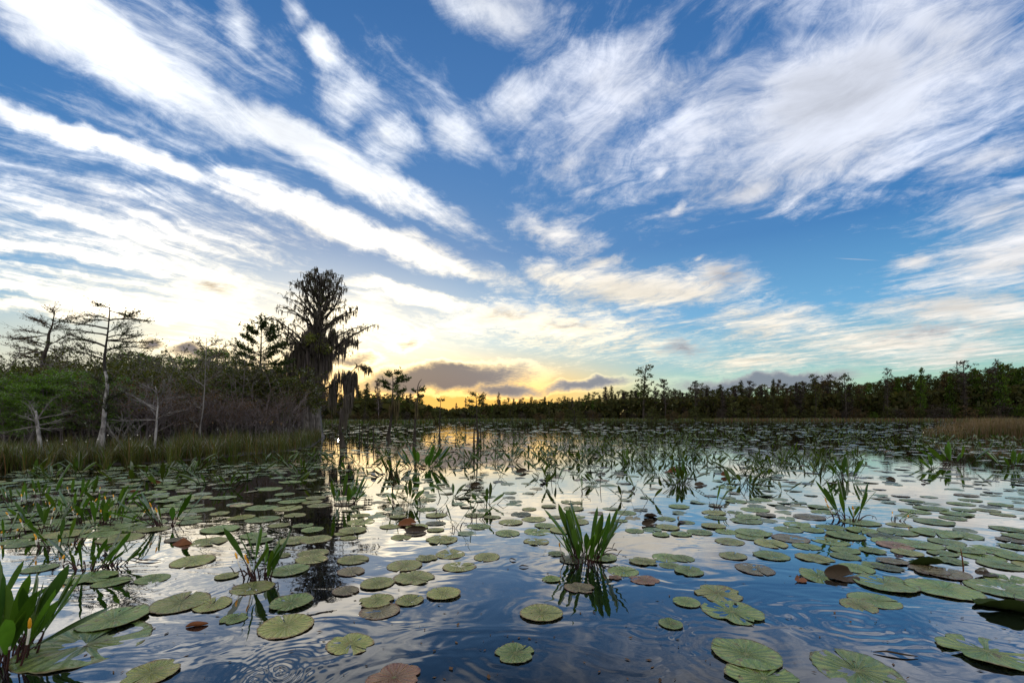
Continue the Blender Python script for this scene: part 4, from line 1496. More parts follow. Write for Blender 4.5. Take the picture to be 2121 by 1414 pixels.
clump(1212, 1160, 118, 44, 'broad dark green clump of upright paddle leaves with two pads at its foot', .115, (0, 0), 5, .0175, .46, 'the broad upright clump', 9, (.5, 1.1))
clump(540, 1196, 112, 12, 'tall narrow green clump with purple stalks in the mossy cypress reflection', .07, (.05, 0), 3, .021, .42, 'the tall narrow clump', 7)
clump(14, 1366, 185, 34, 'large bright green clump cut by the bottom left corner', .10, (.12, 0), 2, .0215, .45, 'the corner clump', 5)
clump(-25, 1290, 120, 8, 'sparse clump leaning in behind the large corner clump', .06, (.3, 0), 1, .022, .5, 'the corner back clump', 3)
clump(180, 1180, 88, 11, 'loose dark green clump with leaves arching rightward and tangled stalks', .10, (.28, 0), 2, .020, .6, 'the arching clump', 9)
clump(232, 1172, 62, 5, 'few long arching leaves just beside the loose tangled clump', .05, (.75, 0), 0, .018, .3, 'the few arching leaves', 3)
clump(345, 1088, 84, 12, 'compact bright green clump among pads behind the reddish leaf', .09, (.0, 0), 3, .022, .6, 'the compact clump', 4)
clump(1762, 1078, 84, 11, 'open clump of small leaves on long stalks right of the broad upright clump', .11, (-.12, 0), 3, .016, .6, 'the open clump', 6)
clump(1758, 992, 50, 9, 'small dark clump of pointed leaves behind the open long-stalked clump', .13, (-.05, 0), 0, .022, .6, 'the small pointed clump', 3)
clump(1485, 1052, 48, 4, 'tiny clump of two or three leaves leaning right with drooping reflection', .05, (.35, 0), 0, .016, .5, 'the tiny leaning clump', 4)
clump(1210, 1022, 44, 3, 'two thin upright leaves behind the broad upright clump', .03, (0, 0), 0, .012, .2, 'the two thin leaves', 1)
clump(715, 1045, 66, 18, 'dense dark clump at the edge of the golden reflection', .14, (.08, 0), 0, .020, .45, 'the dense dark clump', 3)
clump(872, 968, 52, 24, 'wide dense dark clump in the gold-lit water below the snags', .30, (.05, 0), 0, .032, .6, 'the wide dense clump', 3)
clump(1412, 996, 42, 9, 'small tuft of narrow leaves in the pale water left of the open clump', .10, (-.1, 0), 0, .020, .5, 'the narrow tuft', 3)
clump(1850, 1078, 40, 3, 'low leaf leaning right with two yellow spikes beside the open clump', .05, (.9, 0), 2, .018, .3, 'the low leaning leaf', 2)
clump(1978, 962, 48, 16, 'dark spreading clump in front of the tussock', .22, (-.1, 0), 0, .03, .9, 'the spreading clump', 3)
clump(2095, 968, 44, 13, 'dark spreading clump at the right edge below the tussock', .2, (.0, 0), 0, .028, .9, 'the right-edge clump', 3)
clump(1925, 970, 34, 9, 'short clump leaning left beside the dark spreading clump', .15, (-.7, 0), 0, .026, .6, 'the short leaning clump', 2)
clump(945, 1095, 62, 3, 'three thin leaves with long inverted reflections', .05, (.1, 0), 0, .011, .6, 'the three thin leaves', 2)
clump(985, 1075, 48, 4, 'sparse thin-leaved sprig in pale gold water', .06, (.2, 0), 0, .011, .7, 'the sparse sprig', 2)
clump(820, 1052, 52, 5, 'wispy clump of thin dark stems right of the dense dark clump', .10, (.1, 0), 0, .011, .6, 'the wispy clump', 3)
clump(905, 1062, 44, 4, 'little spray of thin leaves between wispy clumps', .08, (.3, 0), 0, .011, .6, 'the little spray', 2)
k = 0
for (px, row, hp, n, ln) in ((62, 1082, 54, 9, -.2), (100, 1100, 66, 12, .1), (150, 1062, 60, 13, .1), (200, 1085, 72, 14, .15), (235, 1050, 56, 12, .2), (30, 1042, 46, 9, -.2),
                             (90, 1030, 46, 9, 0), (170, 1030, 50, 10, .1), (255, 1078, 50, 8, .3), (130, 1128, 60, 9, .2), (20, 1108, 52, 7, .4)):
    k += 1
    clump(px, row, hp, n, 'green clump with white-and-yellow spikes in the left pad raft, %s nearest the bank' % ['', 'seventh', 'ninth', 'fifth', 'eighth', 'fourth', 'third', 'first', 'second', 'sixth', 'eleventh', 'tenth'][k], .12, (ln, 0), 3, .020, .55,
          'the spiked clump ' + 'abcdefghijk'[k - 1], 2)


def small_plant(n, h):
    bl = MB()
    for _ in range(n):
        a = U(0, 6.28)
        rr = U(0, .13)
        lean = U(.1, .9)
        d = Vector((math.cos(a) * lean, math.sin(a) * lean, 1))
        k = U(.55, 1.4)
        club_leaf(bl, bl, Vector((math.cos(a) * rr, math.sin(a) * rr, -.02)), d, h * U(.5, 1.1), U(.014, .026), U(.2, .5), U(0, .5), (k * U(.9, 1.3), k, k * U(.7, 1.2)), 4, .0045)
        if U(0, 1) < .35:
            b0 = Vector((U(-.15, .15), U(-.15, .15), -.02))
            e = b0 + Vector((U(-.25, .25), U(-.2, .2), U(.03, .3)))
            bl.tube([b0, b0.lerp(e, .6) + Vector((0, 0, .06)), e], [.005, .004, .002], 4, (.6, .3, .3), cap=False)
    par = list(range(len(bl.v)))

    def find(i):
        while par[i] != i:
            par[i] = par[par[i]]
            i = par[i]
        return i

    for f in bl.f:
        for i in f[1:]:
            par[find(i)] = find(f[0])
    lows = {}
    for i in range(len(bl.v)):
        r_ = find(i)
        if r_ not in lows or bl.v[i].z < bl.v[lows[r_]].z:
            lows[r_] = i
    r0 = find(0)
    for r_, i in lows.items():            # every leaf grows from the one rootstock
        if r_ != r0:
            bl.f.append((0, 1, i))
            bl.t.append((.6, .4, .4))
    return bl


SP = [small_plant(n, .33) for n in (1, 2, 2, 3, 3, 4, 4, 5, 7, 9)]
SPO = [None] * len(SP)
cand = []


def dens_row(row):
    return row


for _ in range(6200):
    t = U(0, 1) ** 2.7
    row = 869 + 100 * t
    px = U(640, 2160)
    if row > 905 and px < 700 + (row - 905) * 1.2:
        if U(0, 1) < .8:
            continue
    if px < 1000 and U(0, 1) < .25:
        continue
    lim = interp([(640, 955), (900, 965), (1100, 962), (1300, 975), (1700, 968), (1860, 940), (2121, 936)], px)
    if row > lim or (row > lim - 28 and U(0, 1) < .35):
        continue
    q = Wg(px, row)
    if q.y > far_y(q.x) - 1:
        continue
    nz = mnoise.noise(Vector((q.x * .16, q.y * .12, 3)))
    if nz < U(-.5, .35):
        continue
    cand.append((q, px, row))
for (x0, x1, r0, r1, n) in ((700, 1800, 965, 1005, 34), (760, 1400, 1000, 1050, 8), (60, 640, 975, 1010, 22), (300, 660, 950, 985, 26), (660, 1000, 940, 985, 20), (1280, 1700, 985, 1030, 8)):
    for _ in range(n):
        px, row = U(x0, x1), U(r0, r1)
        q = Wg(px, row)
        if q.y < bank_edge_Y(px) - .3 or px > 668:
            cand.append((q, px, row))
cand.sort(key=lambda c: -c[2])
single, rest = cand[:262], cand[262:]
PL = []
for q, px, row in single:
    k = random.randrange(len(SP))
    s = U(.7, 1.25)
    if SPO[k] is None:
        o = SPO[k] = SP[k].build('water_plant', M['sprig'])
    else:
        o = SPO[k].copy()
        COL.objects.link(o)
    o.location, o.rotation_euler, o.scale = q, (0, 0, U(0, 6.28)), (s, s, s * U(.85, 1.2))
    PL.append((q, px, row, o))
PLM = [(872, 968, 'the wide dense clump'), (715, 1045, 'the dense dark clump'), (808, 920, 'the leafy-topped snag'), (858, 925, 'the hooked thin snag'), (910, 917, 'the knobbly snag'), (988, 925, 'the slim young cypress'), (1412, 996, 'the narrow tuft'), (1758, 992, 'the small pointed clump'),
       (1978, 962, 'the dark spreading clump'), (345, 1088, 'the compact clump'), (1212, 1160, 'the broad upright clump'), (640, 920, 'the tip of the sedge bank'), (1210, 1022, 'the two thin leaves'), (1925, 970, 'the short leaning clump'), (200, 955, 'the flat-topped bare cypress')]
cnt = {}
for q, px, row, o in sorted(PL, key=lambda p_: min(math.hypot(p_[1] - l[0], p_[2] - l[1]) for l in PLM)):
    l = min(PLM, key=lambda l: math.hypot(px - l[0], row - l[1]))
    sd = 'left' if px < l[0] else 'right'
    bh = 'behind' if row < l[1] else 'in front of'
    k = cnt[(l, sd, bh)] = cnt.get((l, sd, bh), 0) + 1
    lab = ('narrow-leaved sprig, %s out %s and %s of %s' % (ORD[k], bh.replace(' of', ''), sd, l[2])) if k < 13 else 'narrow-leaved sprig in the crowded band %s %s' % (bh, l[2])
    tag(o, lab, 'water plant', 'sprigs of narrow leaves across the water' if k < 13 else 'sprigs %s %s, too alike to tell apart' % (bh, l[2]))
mb = MB()
for q, px, row in rest:
    src_ = SP[random.randrange(6)]
    s = U(.65, 1.15) * (1 + .25 * min(1, q.y / 60))
    a = U(0, 6.28)
    ca, sa = math.cos(a) * s, math.sin(a) * s
    n0 = len(mb.v)
    mb.v.extend([Vector((q.x + v.x * ca - v.y * sa, q.y + v.x * sa + v.y * ca, v.z * s * .95)) for v in src_.v])
    mb.f.extend([tuple(i + n0 for i in f) for f in src_.f])
    mb.t.extend(src_.t)
tag(mb.build('emergent_vegetation', M['sprig']), kind='stuff')


# ------------------------------------------------------------------ lily pads
def pad_mesh(seed, notch=.16, curl=0.0, wave=.02, lobed=False, seg=66):
    rnd = random.Random(seed)
    mb = MB()
    rings = [.06, .3, .55, .78, .93, 1.0]
    off = Vector((seed * 3.1, 0, 0))
    a0 = notch
    for side, dz in ((0, 0.0), (1, -.012)):
        for r_ in rings:
            for j in range(seg + 1):
                an = a0 * (.25 + .75 * r_) + (2 * math.pi - 2 * a0 * (.25 + .75 * r_)) * j / seg
                e = Vector((math.cos(an), math.sin(an), 0))
                nz = mnoise.noise(e * 1.1 + off) * .07 + mnoise.noise(e * 4 + off) * .03
                rr = r_ * (1 + nz * r_)
                if r_ == 1.0:
                    rr += .012 * math.sin(j * 2.1) + rnd.uniform(-.010, .010)
                if lobed and r_ > .5:
                    rr *= 1 - .22 * max(0, math.sin(an * 2.5 + 1)) ** 6 * (r_ - .5) * 2
                zz = wave * (mnoise.noise(e * r_ * 2.0 + off * 2) + .75 * math.sin(an * 11 + 2 * mnoise.noise(e * 2 + off)) * r_ * (1.12 - r_)) * 1.6 + curl * max(0, r_ - .7) ** 1.5 * (1 + .8 * mnoise.noise(e * 1.4 + off))
                zz += .05 * (.25 - min(r_, .25)) * -1
                mb.v.append(Vector((rr * e.x, rr * e.y, zz + dz)))
    W_ = seg + 1
    for s_ in (0, 1):
        o_ = s_ * len(rings) * W_
        for i in range(len(rings) - 1):
            for j in range(seg):
                a, b_, c, d = o_ + i * W_ + j, o_ + i * W_ + j + 1, o_ + (i + 1) * W_ + j + 1, o_ + (i + 1) * W_ + j
                mb.f.append((a, d, c, b_) if s_ == 0 else (a, b_, c, d))
                mb.t.append((1, 1, 1))
        mb.f.append(tuple(o_ + j for j in range(W_)) if s_ == 0 else tuple(o_ + j for j in reversed(range(W_))))
        mb.t.append((1, 1, 1))
    o_ = len(rings) * W_
    top = (len(rings) - 1) * W_
    for j in range(seg):
        mb.f.append((top + j, o_ + top + j, o_ + top + j + 1, top + j + 1))
        mb.t.append((1, 1, 1))
    for j in (0, seg):
        for i in range(len(rings) - 1):
            mb.f.append((i * W_ + j, (i + 1) * W_ + j, o_ + (i + 1) * W_ + j, o_ + i * W_ + j))
            mb.t.append((1, 1, 1))
    return mb


PMESH = {}


def pad_data(col, var):
    key = (col, var)
    if key not in PMESH:
        cfg = [(.07, .06, .022, False), (.03, .25, .026, False), (.13, .05, .034, False), (.06, .12, .034, True), (.1, .5, .03, False)][var]
        PMESH[key] = pad_mesh(1 + var * 7 + col, *cfg).mesh('lily_pad', PADM[col], True)
    return PMESH[key]


PADS = []      # (centre, radius, colour, variant, tilt)


def put(px, row, wpx, col=0, var=None, tilt=None):
    c = Wg(px, row)
    PADS.append((c, wpx / F * c.y / 2, col, random.randrange(3) if var is None else var, tilt))


z5 = lambda x, y, w, col=0, var=None, tilt=None: put(700 + x / 2.751, 900 + y / 2.751, w / 2.751, col, var, tilt)
z6 = lambda x, y, w, col=0, var=None, tilt=None: put(1400 + x / 2.75, 900 + y / 2.75, w / 2.75, col, var, tilt)
z4 = lambda x, y, w, col=0, var=None, tilt=None: put(x / 2.751, 900 + y / 2.751, w / 2.751, col, var, tilt)
for a in ((85, 548, 165, 1), (300, 523, 120, 1), (450, 530, 130, 1), (360, 585, 120, 1), (440, 565, 120, 2), (555, 543, 100, 1), (85, 715, 175, 1, 0), (590, 600, 185, 1, 3), (505, 705, 125, 1, 3), (640, 681, 180, 1), (380, 746, 200, 1, 0), (690, 752, 190, 1, 2),
          (848, 698, 155, 1), (75, 782, 160, 2, 0), (435, 818, 230, 1, 3), (225, 850, 195, 1, 1), (45, 893, 150, 2, 0), (600, 908, 195, 1, 1), (410, 946, 165, 1, 4), (220, 950, 195, 1, 3), (240, 1005, 225, 2, 0), (70, 1195, 270, 1, 3),
          (320, 1388, 310, 4, 3), (1010, 1245, 235, 0, 3), (1160, 1020, 245, 1, 1), (1130, 610, 150, 1, 3), (1215, 825, 105, 0, 4), (1375, 873, 180, 2, 3), (1340, 712, 165, 3, 0), (1500, 700, 180, 0, 1), (1245, 680, 95, 0), (1625, 778, 175, 0, 0), (1740, 725, 160, 1, 3),
          (1870, 700, 160, 0, 0), (1745, 828, 170, 4, 3), (1580, 816, 75, 4, 3), (985, 500, 140, 1), (780, 460, 120, 1), (60, 590, 100, 1), (25, 565, 90, 1), (1090, 425, 90, 1), (1200, 410, 90, 1), (1330, 385, 130, 1), (1240, 470, 80, 1), (880, 470, 100, 1),
          (1640, 445, 130, 0), (1690, 548, 110, 0), (1840, 570, 100, 0), (1870, 480, 110, 0), (1610, 490, 80, 0), (130, 460, 110, 1), (130, 498, 170, 1), (340, 470, 100, 1), (560, 460, 130, 1), (620, 590, 80, 1)):
    z5(*a)
for a in ((325, 690, 160, 1, 0), (545, 690, 190, 0, 1), (790, 705, 195, 1, 3), (745, 637, 145, 0, 0), (815, 810, 225, 0, 2, (.10, -.06)), (1190, 850, 320, 0, 1, (-.02, .03)), (1520, 880, 345, 0, 0), (1860, 882, 330, 0, 1), (1130, 945, 255, 0, 0), (1040, 975, 190, 1, 0, (.03, .05)), (240, 905, 265, 1, 3),
          (320, 1010, 345, 0, 3), (60, 955, 150, 0, 0), (400, 1252, 372, 0, 1), (1030, 1345, 480, 0, 2), (500, 1392, 410, 0, 3), (-30, 1080, 140, 0, 1), (1770, 1235, 460, 0, 3, (.03, -.04)), (1540, 790, 245, 2, 0), (1850, 745, 200, 0, 0), (1245, 632, 175, 4, 0), (420, 582, 150, 0, 0), (440, 560, 190, 0, 1),
          (135, 556, 140, 0, 0), (30, 567, 120, 0), (235, 473, 105, 0), (400, 492, 170, 0, 2), (410, 468, 140, 0, 0), (450, 428, 150, 0), (335, 443, 90, 0), (760, 470, 165, 2, 2), (690, 513, 150, 0), (880, 608, 190, 0, 2), (965, 577, 200, 0), (1120, 662, 140, 0, 3), (840, 441, 130, 0), (820, 413, 130, 0), (1060, 545, 175, 0, 2),
          (1050, 500, 190, 0), (880, 528, 150, 0), (640, 540, 150, 0), (1470, 498, 185, 0), (1480, 560, 240, 0), (1610, 572, 220, 0, 3), (1190, 580, 170, 3, 2), (1380, 625, 230, 0), (1540, 612, 170, 0), (40, 705, 130, 0, 0), (75, 778, 180, 0, 3), (-35, 745, 120, 0, 0), (1900, 540, 170, 0), (1600, 452, 150, 0), (1360, 437, 150, 0), (1450, 421, 160, 0),
          (1650, 660, 170, 0, 1), (1800, 660, 190, 0, 2), (1930, 640, 150, 0, 3), (1740, 695, 200, 0, 0), (1560, 720, 160, 0, 3), (1440, 775, 190, 2, 3), (1210, 760, 150, 3, 3), (1130, 745, 130, 0, 3), (1930, 700, 180, 0, 1), (1900, 830, 240, 0, 2), (330, 245, 90, 0), (290, 300, 110, 0), (1230, 610, 200, 0, 0), (200, 470, 80, 0), (60, 500, 90, 0)):
    z6(*a)
for a in ((1100, 722, 230, 1, 0), (1030, 958, 310, 1, 0), (1212, 970, 212, 1, 2), (490, 1195, 600, 0, 2), (650, 1052, 360, 0, 1, (-.03, .03)), (520, 815, 260, 0, 3), (635, 842, 180, 0, 2), (870, 822, 175, 0, 2), (1650, 775, 215, 0, 1), (1775, 712, 185, 1, 0), (1785, 675, 170, 1, 0), (1290, 808, 125, 1, 1), (1440, 872, 225, 1, 2), (1660, 960, 235, 0, 4),
          (1630, 1090, 315, 1, 0), (860, 1362, 280, 1, 3), (1335, 1048, 150, 0, 3), (230, 762, 170, 0), (1680, 605, 190, 1), (1800, 598, 170, 1), (1610, 690, 90, 1), (1680, 460, 130, 1), (1590, 518, 115, 1), (1800, 362, 120, 1), (1780, 385, 110, 1), (1640, 420, 160, 1), (1820, 405, 130, 1), (860, 470, 90, 2), (1000, 600, 110, 2)):
    z4(*a)
NEARN = len(PADS)
grid = {}


def cell(c):
    return (int(c.x // .5), int(c.y // .5))


for p_ in PADS:
    grid.setdefault(cell(p_[0]), []).append(p_)


def free(c, r_, ov):
    i, j = cell(c)
    for a in range(i - 1, i + 2):
        for b_ in range(j - 1, j + 2):
            for p_ in grid.get((a, b_), ()):
                if (p_[0] - c).length < (p_[1] + r_) * ov:
                    return False
    return True


def scatter(n, x0, x1, r0, r1, ra, rb, ov, cols, cond=None, tries=6):
    for _ in range(n):
        for _t in range(tries):
            px, row = U(x0, x1), U(r0, r1)
            if cond and not cond(px, row):
                continue
            c = Wg(px, row)
            if c.y > far_y(c.x) - 2 or (px < 664 and c.y > bank_edge_Y(px) - .15):
                continue
            r_ = U(ra, rb)
            if free(c, r_, ov):
                p_ = (c, r_, random.choice(cols), random.randrange(3), None)
                PADS.append(p_)
                grid.setdefault(cell(c), []).append(p_)
                break


scatter(520, -60, 690, 958, 1130, .09, .165, .86, [0, 0, 0, 1, 1, 0, 0, 0, 0, 0], lambda x, r: r < 1135 - .16 * max(0, x - 60) - (70 if x > 420 else 0) or U(0, 1) < .08)
scatter(230, 620, 2150, 1000, 1105, .075, .125, .92, [0, 0, 1, 1, 0, 0, 0, 1, 0, 0, 2, 3], lambda x, r: mnoise.noise(Vector((x * .006, r * .02, 1))) > U(-.35, .4))
scatter(120, 600, 1250, 940, 1002, .07, .12, .9, [0, 0, 1, 0, 2, 0, 3])
scatter(170, 1200, 2150, 940, 1002, .08, .135, .9, [0, 0, 1, 0, 2, 0, 3])
scatter(60, 1500, 2150, 1095, 1180, .09, .15, .9, [0, 0, 0, 1, 2])
scatter(800, 600, 2160, 895, 942, .10, .18, .85, [0, 0, 1, 0, 2, 3])
scatter(1000, 600, 2160, 873, 897, .15, .30, .8, [0, 0, 1, 0, 2])
order = sorted(range(len(PADS)), key=lambda i: (-(1 if i < NEARN else 0), -PADS[i][1] / PADS[i][0].y))
N1 = 292
ind, mass = order[:N1], order[N1:]
PO = []
for n_, i in enumerate(ind):
    c, r_, col, var, tilt = PADS[i]
    o = bpy.data.objects.new('lily_pad', pad_data(col, var))
    COL.objects.link(o)
    t = tilt or (U(-.018, .018), U(-.018, .018))
    o.location = (c.x, c.y, .0022 + (n_ % 7) * .0007)
    o.rotation_euler = (t[0], t[1], U(0, 6.28))
    s = r_ / 1.0
    o.scale = (s, s * U(.88, 1.0), s * .9)
    PO.append((c, r_, col, o))
CL2 = [(x, y, s) for x, y, s in CL if not s.startswith('the spiked clump')]
for px, row, nm in ((375, 1122, 'the folded reddish leaf'), (648, 925, 'the tip of the sedge bank'), (640, 1090, 'the mossy cypress reflection'), (1710, 1195, 'the upturned dark leaf'), (1996, 1180, 'the lone upright stem'), (100, 1062, 'the spiked clumps on the left'), (75, 965, 'the twin-stemmed young cypress'), (205, 960, 'the flat-topped bare cypress'), (320, 958, 'the small white-grey dead tree'), (408, 1296, 'the floating brown leaf'), (1060, 1345, 'the bottom edge of the view')):
    q = Wg(px, row)
    CL2.append((q.x, q.y, nm))
cnt = {}
for c, r_, col, o in sorted(PO, key=lambda p_: min(math.hypot(p_[0].x - l[0], p_[0].y - l[1]) for l in CL2)):
    l = min(CL2, key=lambda l: math.hypot(c.x - l[0], c.y - l[1]))
    k = cnt[(l, col)] = cnt.get((l, col), 0) + 1
    if k < 21:
        lab, grp = '%s floating lily pad, %s %s one out from %s' % (PADCOL[col], ORD[k], PADCOL[col], l[2]), 'lily pads floating on the water'
    else:
        lab, grp = '%s lily pad in the crowded raft of pads around %s' % (PADCOL[col], l[2]), '%s pads crowded around %s' % (PADCOL[col], l[2])
    tag(o, lab, 'lily pad', grp)
by = {}
for i in mass:
    by.setdefault(PADS[i][2], []).append(PADS[i])
low = {v: pad_mesh(90 + v, (.14, .1, .25)[v], 0, .03, False, 14) for v in range(3)}
for col, L_ in by.items():
    mb = MB()
    for c, r_, _c, var, tilt in L_:
        src_ = low[var]
        a = U(0, 6.28)
        ca, sa = math.cos(a) * r_, math.sin(a) * r_
        n0 = len(mb.v)
        tx, ty = U(-.09, .09), U(-.09, .09)
        mb.v.extend([Vector((c.x + v.x * ca - v.y * sa, c.y + v.x * sa + v.y * ca, .004 + r_ * (v.z + tx * v.x + ty * v.y))) for v in src_.v])
        mb.f.extend([tuple(q + n0 for q in f) for f in src_.f])
        k = U(.7, 1.3)
        mb.t.extend([(k * U(.9, 1.2), k, k)] * len(src_.f))
    tag(mb.build('floating_lily_vegetation', leafy('%s_distant_pads' % PADCOL[col].replace('-', '_'), [(.10, .135, .065), (.15, .15, .075), (.14, .10, .055), (.04, .045, .02), (.2, .09, .05)][col], .05, .9, .22)), kind='stuff')


# ------------------------------------------------------------------ curled leaves and odds and ends
def curled(px, row, wpx, rz, label, m_='deadpad', fold=1.9, flat=.55, sy=1.0, cat='dead leaf'):
    """a pad half turned up out of the water"""
    c = Wg(px, row)
    r_ = wpx / F * c.y / 2
    mb = pad_mesh(int(px), .12, .2, .05, False, 36)
    nv = []
    for v in mb.v:
        x, y, zz = v
        if y > -.1:
            d = y + .1
            an = min(fold, d * 2.4)
            rr = 1 / 2.4
            y = -.1 + rr * math.sin(an) + max(0, d - fold / 2.4) * math.cos(fold)
            zz = zz + rr * (1 - math.cos(an)) * flat + max(0, d - fold / 2.4) * math.sin(fold) * flat
        nv.append(Vector((x * r_, y * r_ * sy, zz * r_)))
    mb.v = nv
    o = mb.build('curled_leaf', M[m_], None, True)
    o.location, o.rotation_euler = (c.x, c.y, .008), (U(-.1, .1), U(-.1, .1), rz)
    tag(o, label, cat)
    return o


P5 = lambda x, y: (700 + x / 2.751, 900 + y / 2.751)
P6 = lambda x, y: (1400 + x / 2.75, 900 + y / 2.75)
curled(*P5(395, 515), 38, .2, 'reddish upturned leaf lying across a group of three lily pads', 'rust', 1.2, .7)
curled(*P5(445, 552), 44, .1, 'dark folded leaf just in front of the reddish upturned leaf', 'deadpad', 1.8, .5)
curled(*P5(1775, 515), 32, .3, 'dark red curled leaf right of the broad upright clump', 'deadpad', 2.0, .8)
curled(*P5(1780, 470), 28, 2.8, 'brown folded leaf on a pad behind the dark red curled leaf', 'deadpad', 1.6, .6)
curled(*P6(940, 812), 62, .05, 'dark upturned leaf joined behind a tilted green pad', 'deadpad', 1.5, .75)
curled(*P6(1420, 745), 62, 2.9, 'dark green hooded leaf arching out of the water near the lone upright stem', 'dark', 1.4, .7)
curled(*P6(1880, 1000), 100, 2.8, 'large dark hooded leaf at the right edge', 'dark', 1.3, .6)
curled(*P6(22, 500), 22, 1.4, 'small dark brown standing leaf in the pads right of the broad clump', 'deadpad', 2.2, 1.3)
curled(*P6(140, 290), 26, .3, 'dark thin curled leaf in pale water below the narrow tuft', 'deadpad', 1.2, .5)
curled(*P6(1260, 697), 22, .8, 'small crumpled maroon leaf floating left of the dark green hooded leaf', 'stalk', 2.4, 1.2)
curled(*P6(1760, 800), 40, .2, 'brown broken leaf right of the lone upright stem', 'deadpad', 1.8, .7)
curled(*P6(1940, 945), 22, .8, 'tiny crumpled maroon leaf by the large dark hooded leaf', 'stalk', 2.4, 1.2)
curled(*P6(700, 830), 30, .8, 'crumpled brown leaf left of the tilted green pad', 'rust', 1.6, .5)
for i, (px, row, w, lab) in enumerate(((985, 1007, 22, 'dark curled leaf behind the sparse thin-leaved sprig'), (1125, 1000, 24, 'dark bent leaf left of the two thin upright leaves'), (1310, 1016, 18, 'brown bent leaf right of the two thin upright leaves'), (1390, 978, 26, 'reddish leaf behind the narrow tuft'),
                               (875, 968, 16, 'orange leaf at the foot of the wide dense clump'), (776, 988, 20, 'dark upturned leaf in the gold reflection left of the snag reflections'), (1082, 978, 28, 'flat dark leaf in pale gold water'), (280, 1020, 18, 'orange-brown leaf among the left pads'),
                               (322, 1002, 20, 'orange leaf in the pads near the sedge'), (190, 1005, 16, 'small orange leaf by the spiked clumps'), (1915, 1000, 18, 'small dark leaf before the dark spreading clump'), (1845, 994, 16, 'dark bent leaf right of the small pointed clump'), (1503, 986, 22, 'russet leaf in pale water right of the narrow tuft'))):
    curled(px, row, w, U(0, 6), lab, 'rust' if 'orange' in lab or 'russet' in lab or 'reddish' in lab else 'deadpad', U(1.2, 2.2), U(.5, 1.1))

c = Wg(375, 1128)
mb = MB()
s_ = 40 / F * c.y / 2
A, B, C_, D, E = Vector((-s_, 0, .002)), Vector((s_ * 1.1, .01, .004)), Vector((-.1 * s_, s_ * .5, .048)), Vector((.45 * s_, s_ * .3, .034)), Vector((.1 * s_, -s_ * .6, .003))
for a in ([A, E, C_], [E, B, D], [E, D, C_], [A, C_, Vector((-.2 * s_, s_, .003))], [C_, D, Vector((.4 * s_, s_, .003)), Vector((-.2 * s_, s_, .003))], [D, B, Vector((.4 * s_, s_, .003))]):
    mb.face(a, (U(.8, 1.3),) * 3)
o = mb.build('dead_leaf', M['rust'])
o.location = c
tag(o, 'folded reddish-brown dead leaf tented on the water in front of the left pads', 'dead leaf')

c = Wg(500, 1062)
rp = thing('raised_lily_pad', c)
mb = pad_mesh(55, .12, .35, .04, False, 36)
r_ = 42 / F * c.y / 2
mb.v = [v * r_ for v in mb.v]
o = mb.build('leaf', PADM[4], rp, True)
o.location = (0, 0, 16 / F * c.y)
mb = MB()
mb.tube([Vector((0, 0, -.05)), Vector((.004, 0, .03)), Vector((0, 0, 15 / F * c.y))], [.005, .0045, .004], 6)
mb.build('stalk', M['stalk'], rp, True)
tag(rp, 'russet lily pad held above the water on its stalk in the left reflection', 'lily pad')

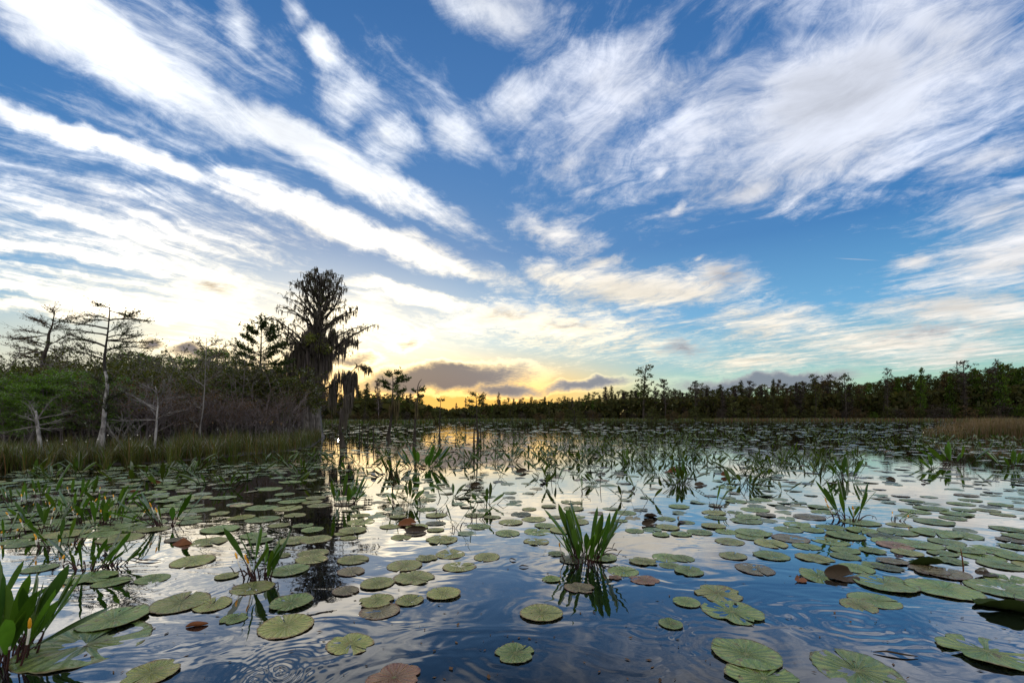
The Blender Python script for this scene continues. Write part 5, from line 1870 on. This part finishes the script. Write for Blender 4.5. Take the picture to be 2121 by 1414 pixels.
for (px, row, w, rz, m_, lab) in ((408, 1296, 40, .35, 'rust', 'slender brown leaf floating on open water in front of two joined pads'), (1855, 1357, 80, -.25, 'deadpad', 'long dark floating stick near the bottom right'), (1085, 1174, 20, 0, 'deadpad', 'thin pale sliver floating left of the broad upright clump'),
                                  (1062, 1160, 16, -.5, 'tan', 'short pale straw on the dark water left of the broad upright clump'), (285, 1160, 60, -.3, 'stalk', 'dark crooked stalk lying on the water right of the loose tangled clump'), (310, 1162, 44, .1, 'stalk', 'looped dark stalk at the end of the crooked stalk')):
    c = Wg(px, row)
    L = w / F * c.y / 2
    mb = MB()
    pts = [Vector((-L, 0, .004)), Vector((-L * .4, .06 * L, .012)), Vector((L * .3, -.05 * L, .011)), Vector((L, .04 * L, .006))]
    wd = .012 if m_ == 'rust' else .004
    mb.tube(through(pts, 9), [wd * math.sin(math.pi * (i + .4) / 8.8) + .0006 for i in range(9)], 6)
    o = mb.build('floating_leaf' if m_ == 'rust' else 'floating_stick', M[m_], None, True)
    o.location, o.rotation_euler = c, (0, 0, rz)
    tag(o, lab, 'dead leaf' if m_ == 'rust' else 'stick')
c = Wg(1996, 1180)
st = MB()
h = 44 / F * c.y
st.tube(through([Vector((0, 0, -.02)), Vector((-.008, 0, h * .5)), Vector((-.02, 0, h))], 7), [.0045, .0045, .004, .004, .0035, .003, .002], 6)
o = st.build('upright_stem', M['rust'], None, True)
o.location = c
tag(o, 'lone thin reddish stem standing upright among the pads on the right', 'stem')
mb = MB()
for _ in range(520):
    px, row = U(-40, 2160), 960 + 460 * U(0, 1) ** 1.4
    q = Wg(px, row) + Vector((0, 0, .003))
    if px < 664 and q.y > bank_edge_Y(px):
        continue
    a = U(0, 6.28)
    e = Vector((math.cos(a), math.sin(a), U(-.1, .15)))
    s = Vector((-e.y, e.x, U(-.2, .2)))
    L = U(.004, .016)
    k = U(.5, 2.2)
    mb.leaf(q, e, s, L * 2, L * U(.15, .6), (k, k * .8, k * .6))
tag(mb.build('floating_debris', M['deadpad']), kind='stuff')
for o in list(COL.objects):
    if o.type == 'EMPTY' and o.get('label') is None:
        for ch in [q for q in COL.objects if q.parent == o]:
            bpy.data.objects.remove(ch)
        bpy.data.objects.remove(o)

STUFF = {'sedge_grass': 'green sedge along the edge of the left bank', 'dry_sedge_grass': 'dry tan blades among the green sedge of the left bank', 'undergrowth': 'dark tangled brush low between the trees',
         'shore_grass': 'low green marsh grass along the far shore', 'dry_shore_grass': 'tan marsh grass along the far shore on the right', 'emergent_vegetation': 'distant band of narrow-leaved water plants across the swamp',
         'floating_lily_vegetation': 'distant carpet of small floating pads', 'floating_debris': 'tiny dark flecks floating on the near water', 'water': 'still dark swamp water mirroring the sky',
         'muddy_bank_ground': 'wet dark ground under the left bank', 'far_shore_ground': 'dark ground under the far woods'}
for o in COL.objects:
    if o.parent is None and o.get('kind') and not o.get('label'):
        tag(o, STUFF.get(o.name.split('.')[0]), o.name.split('.')[0].replace('_', ' ').split()[-1])
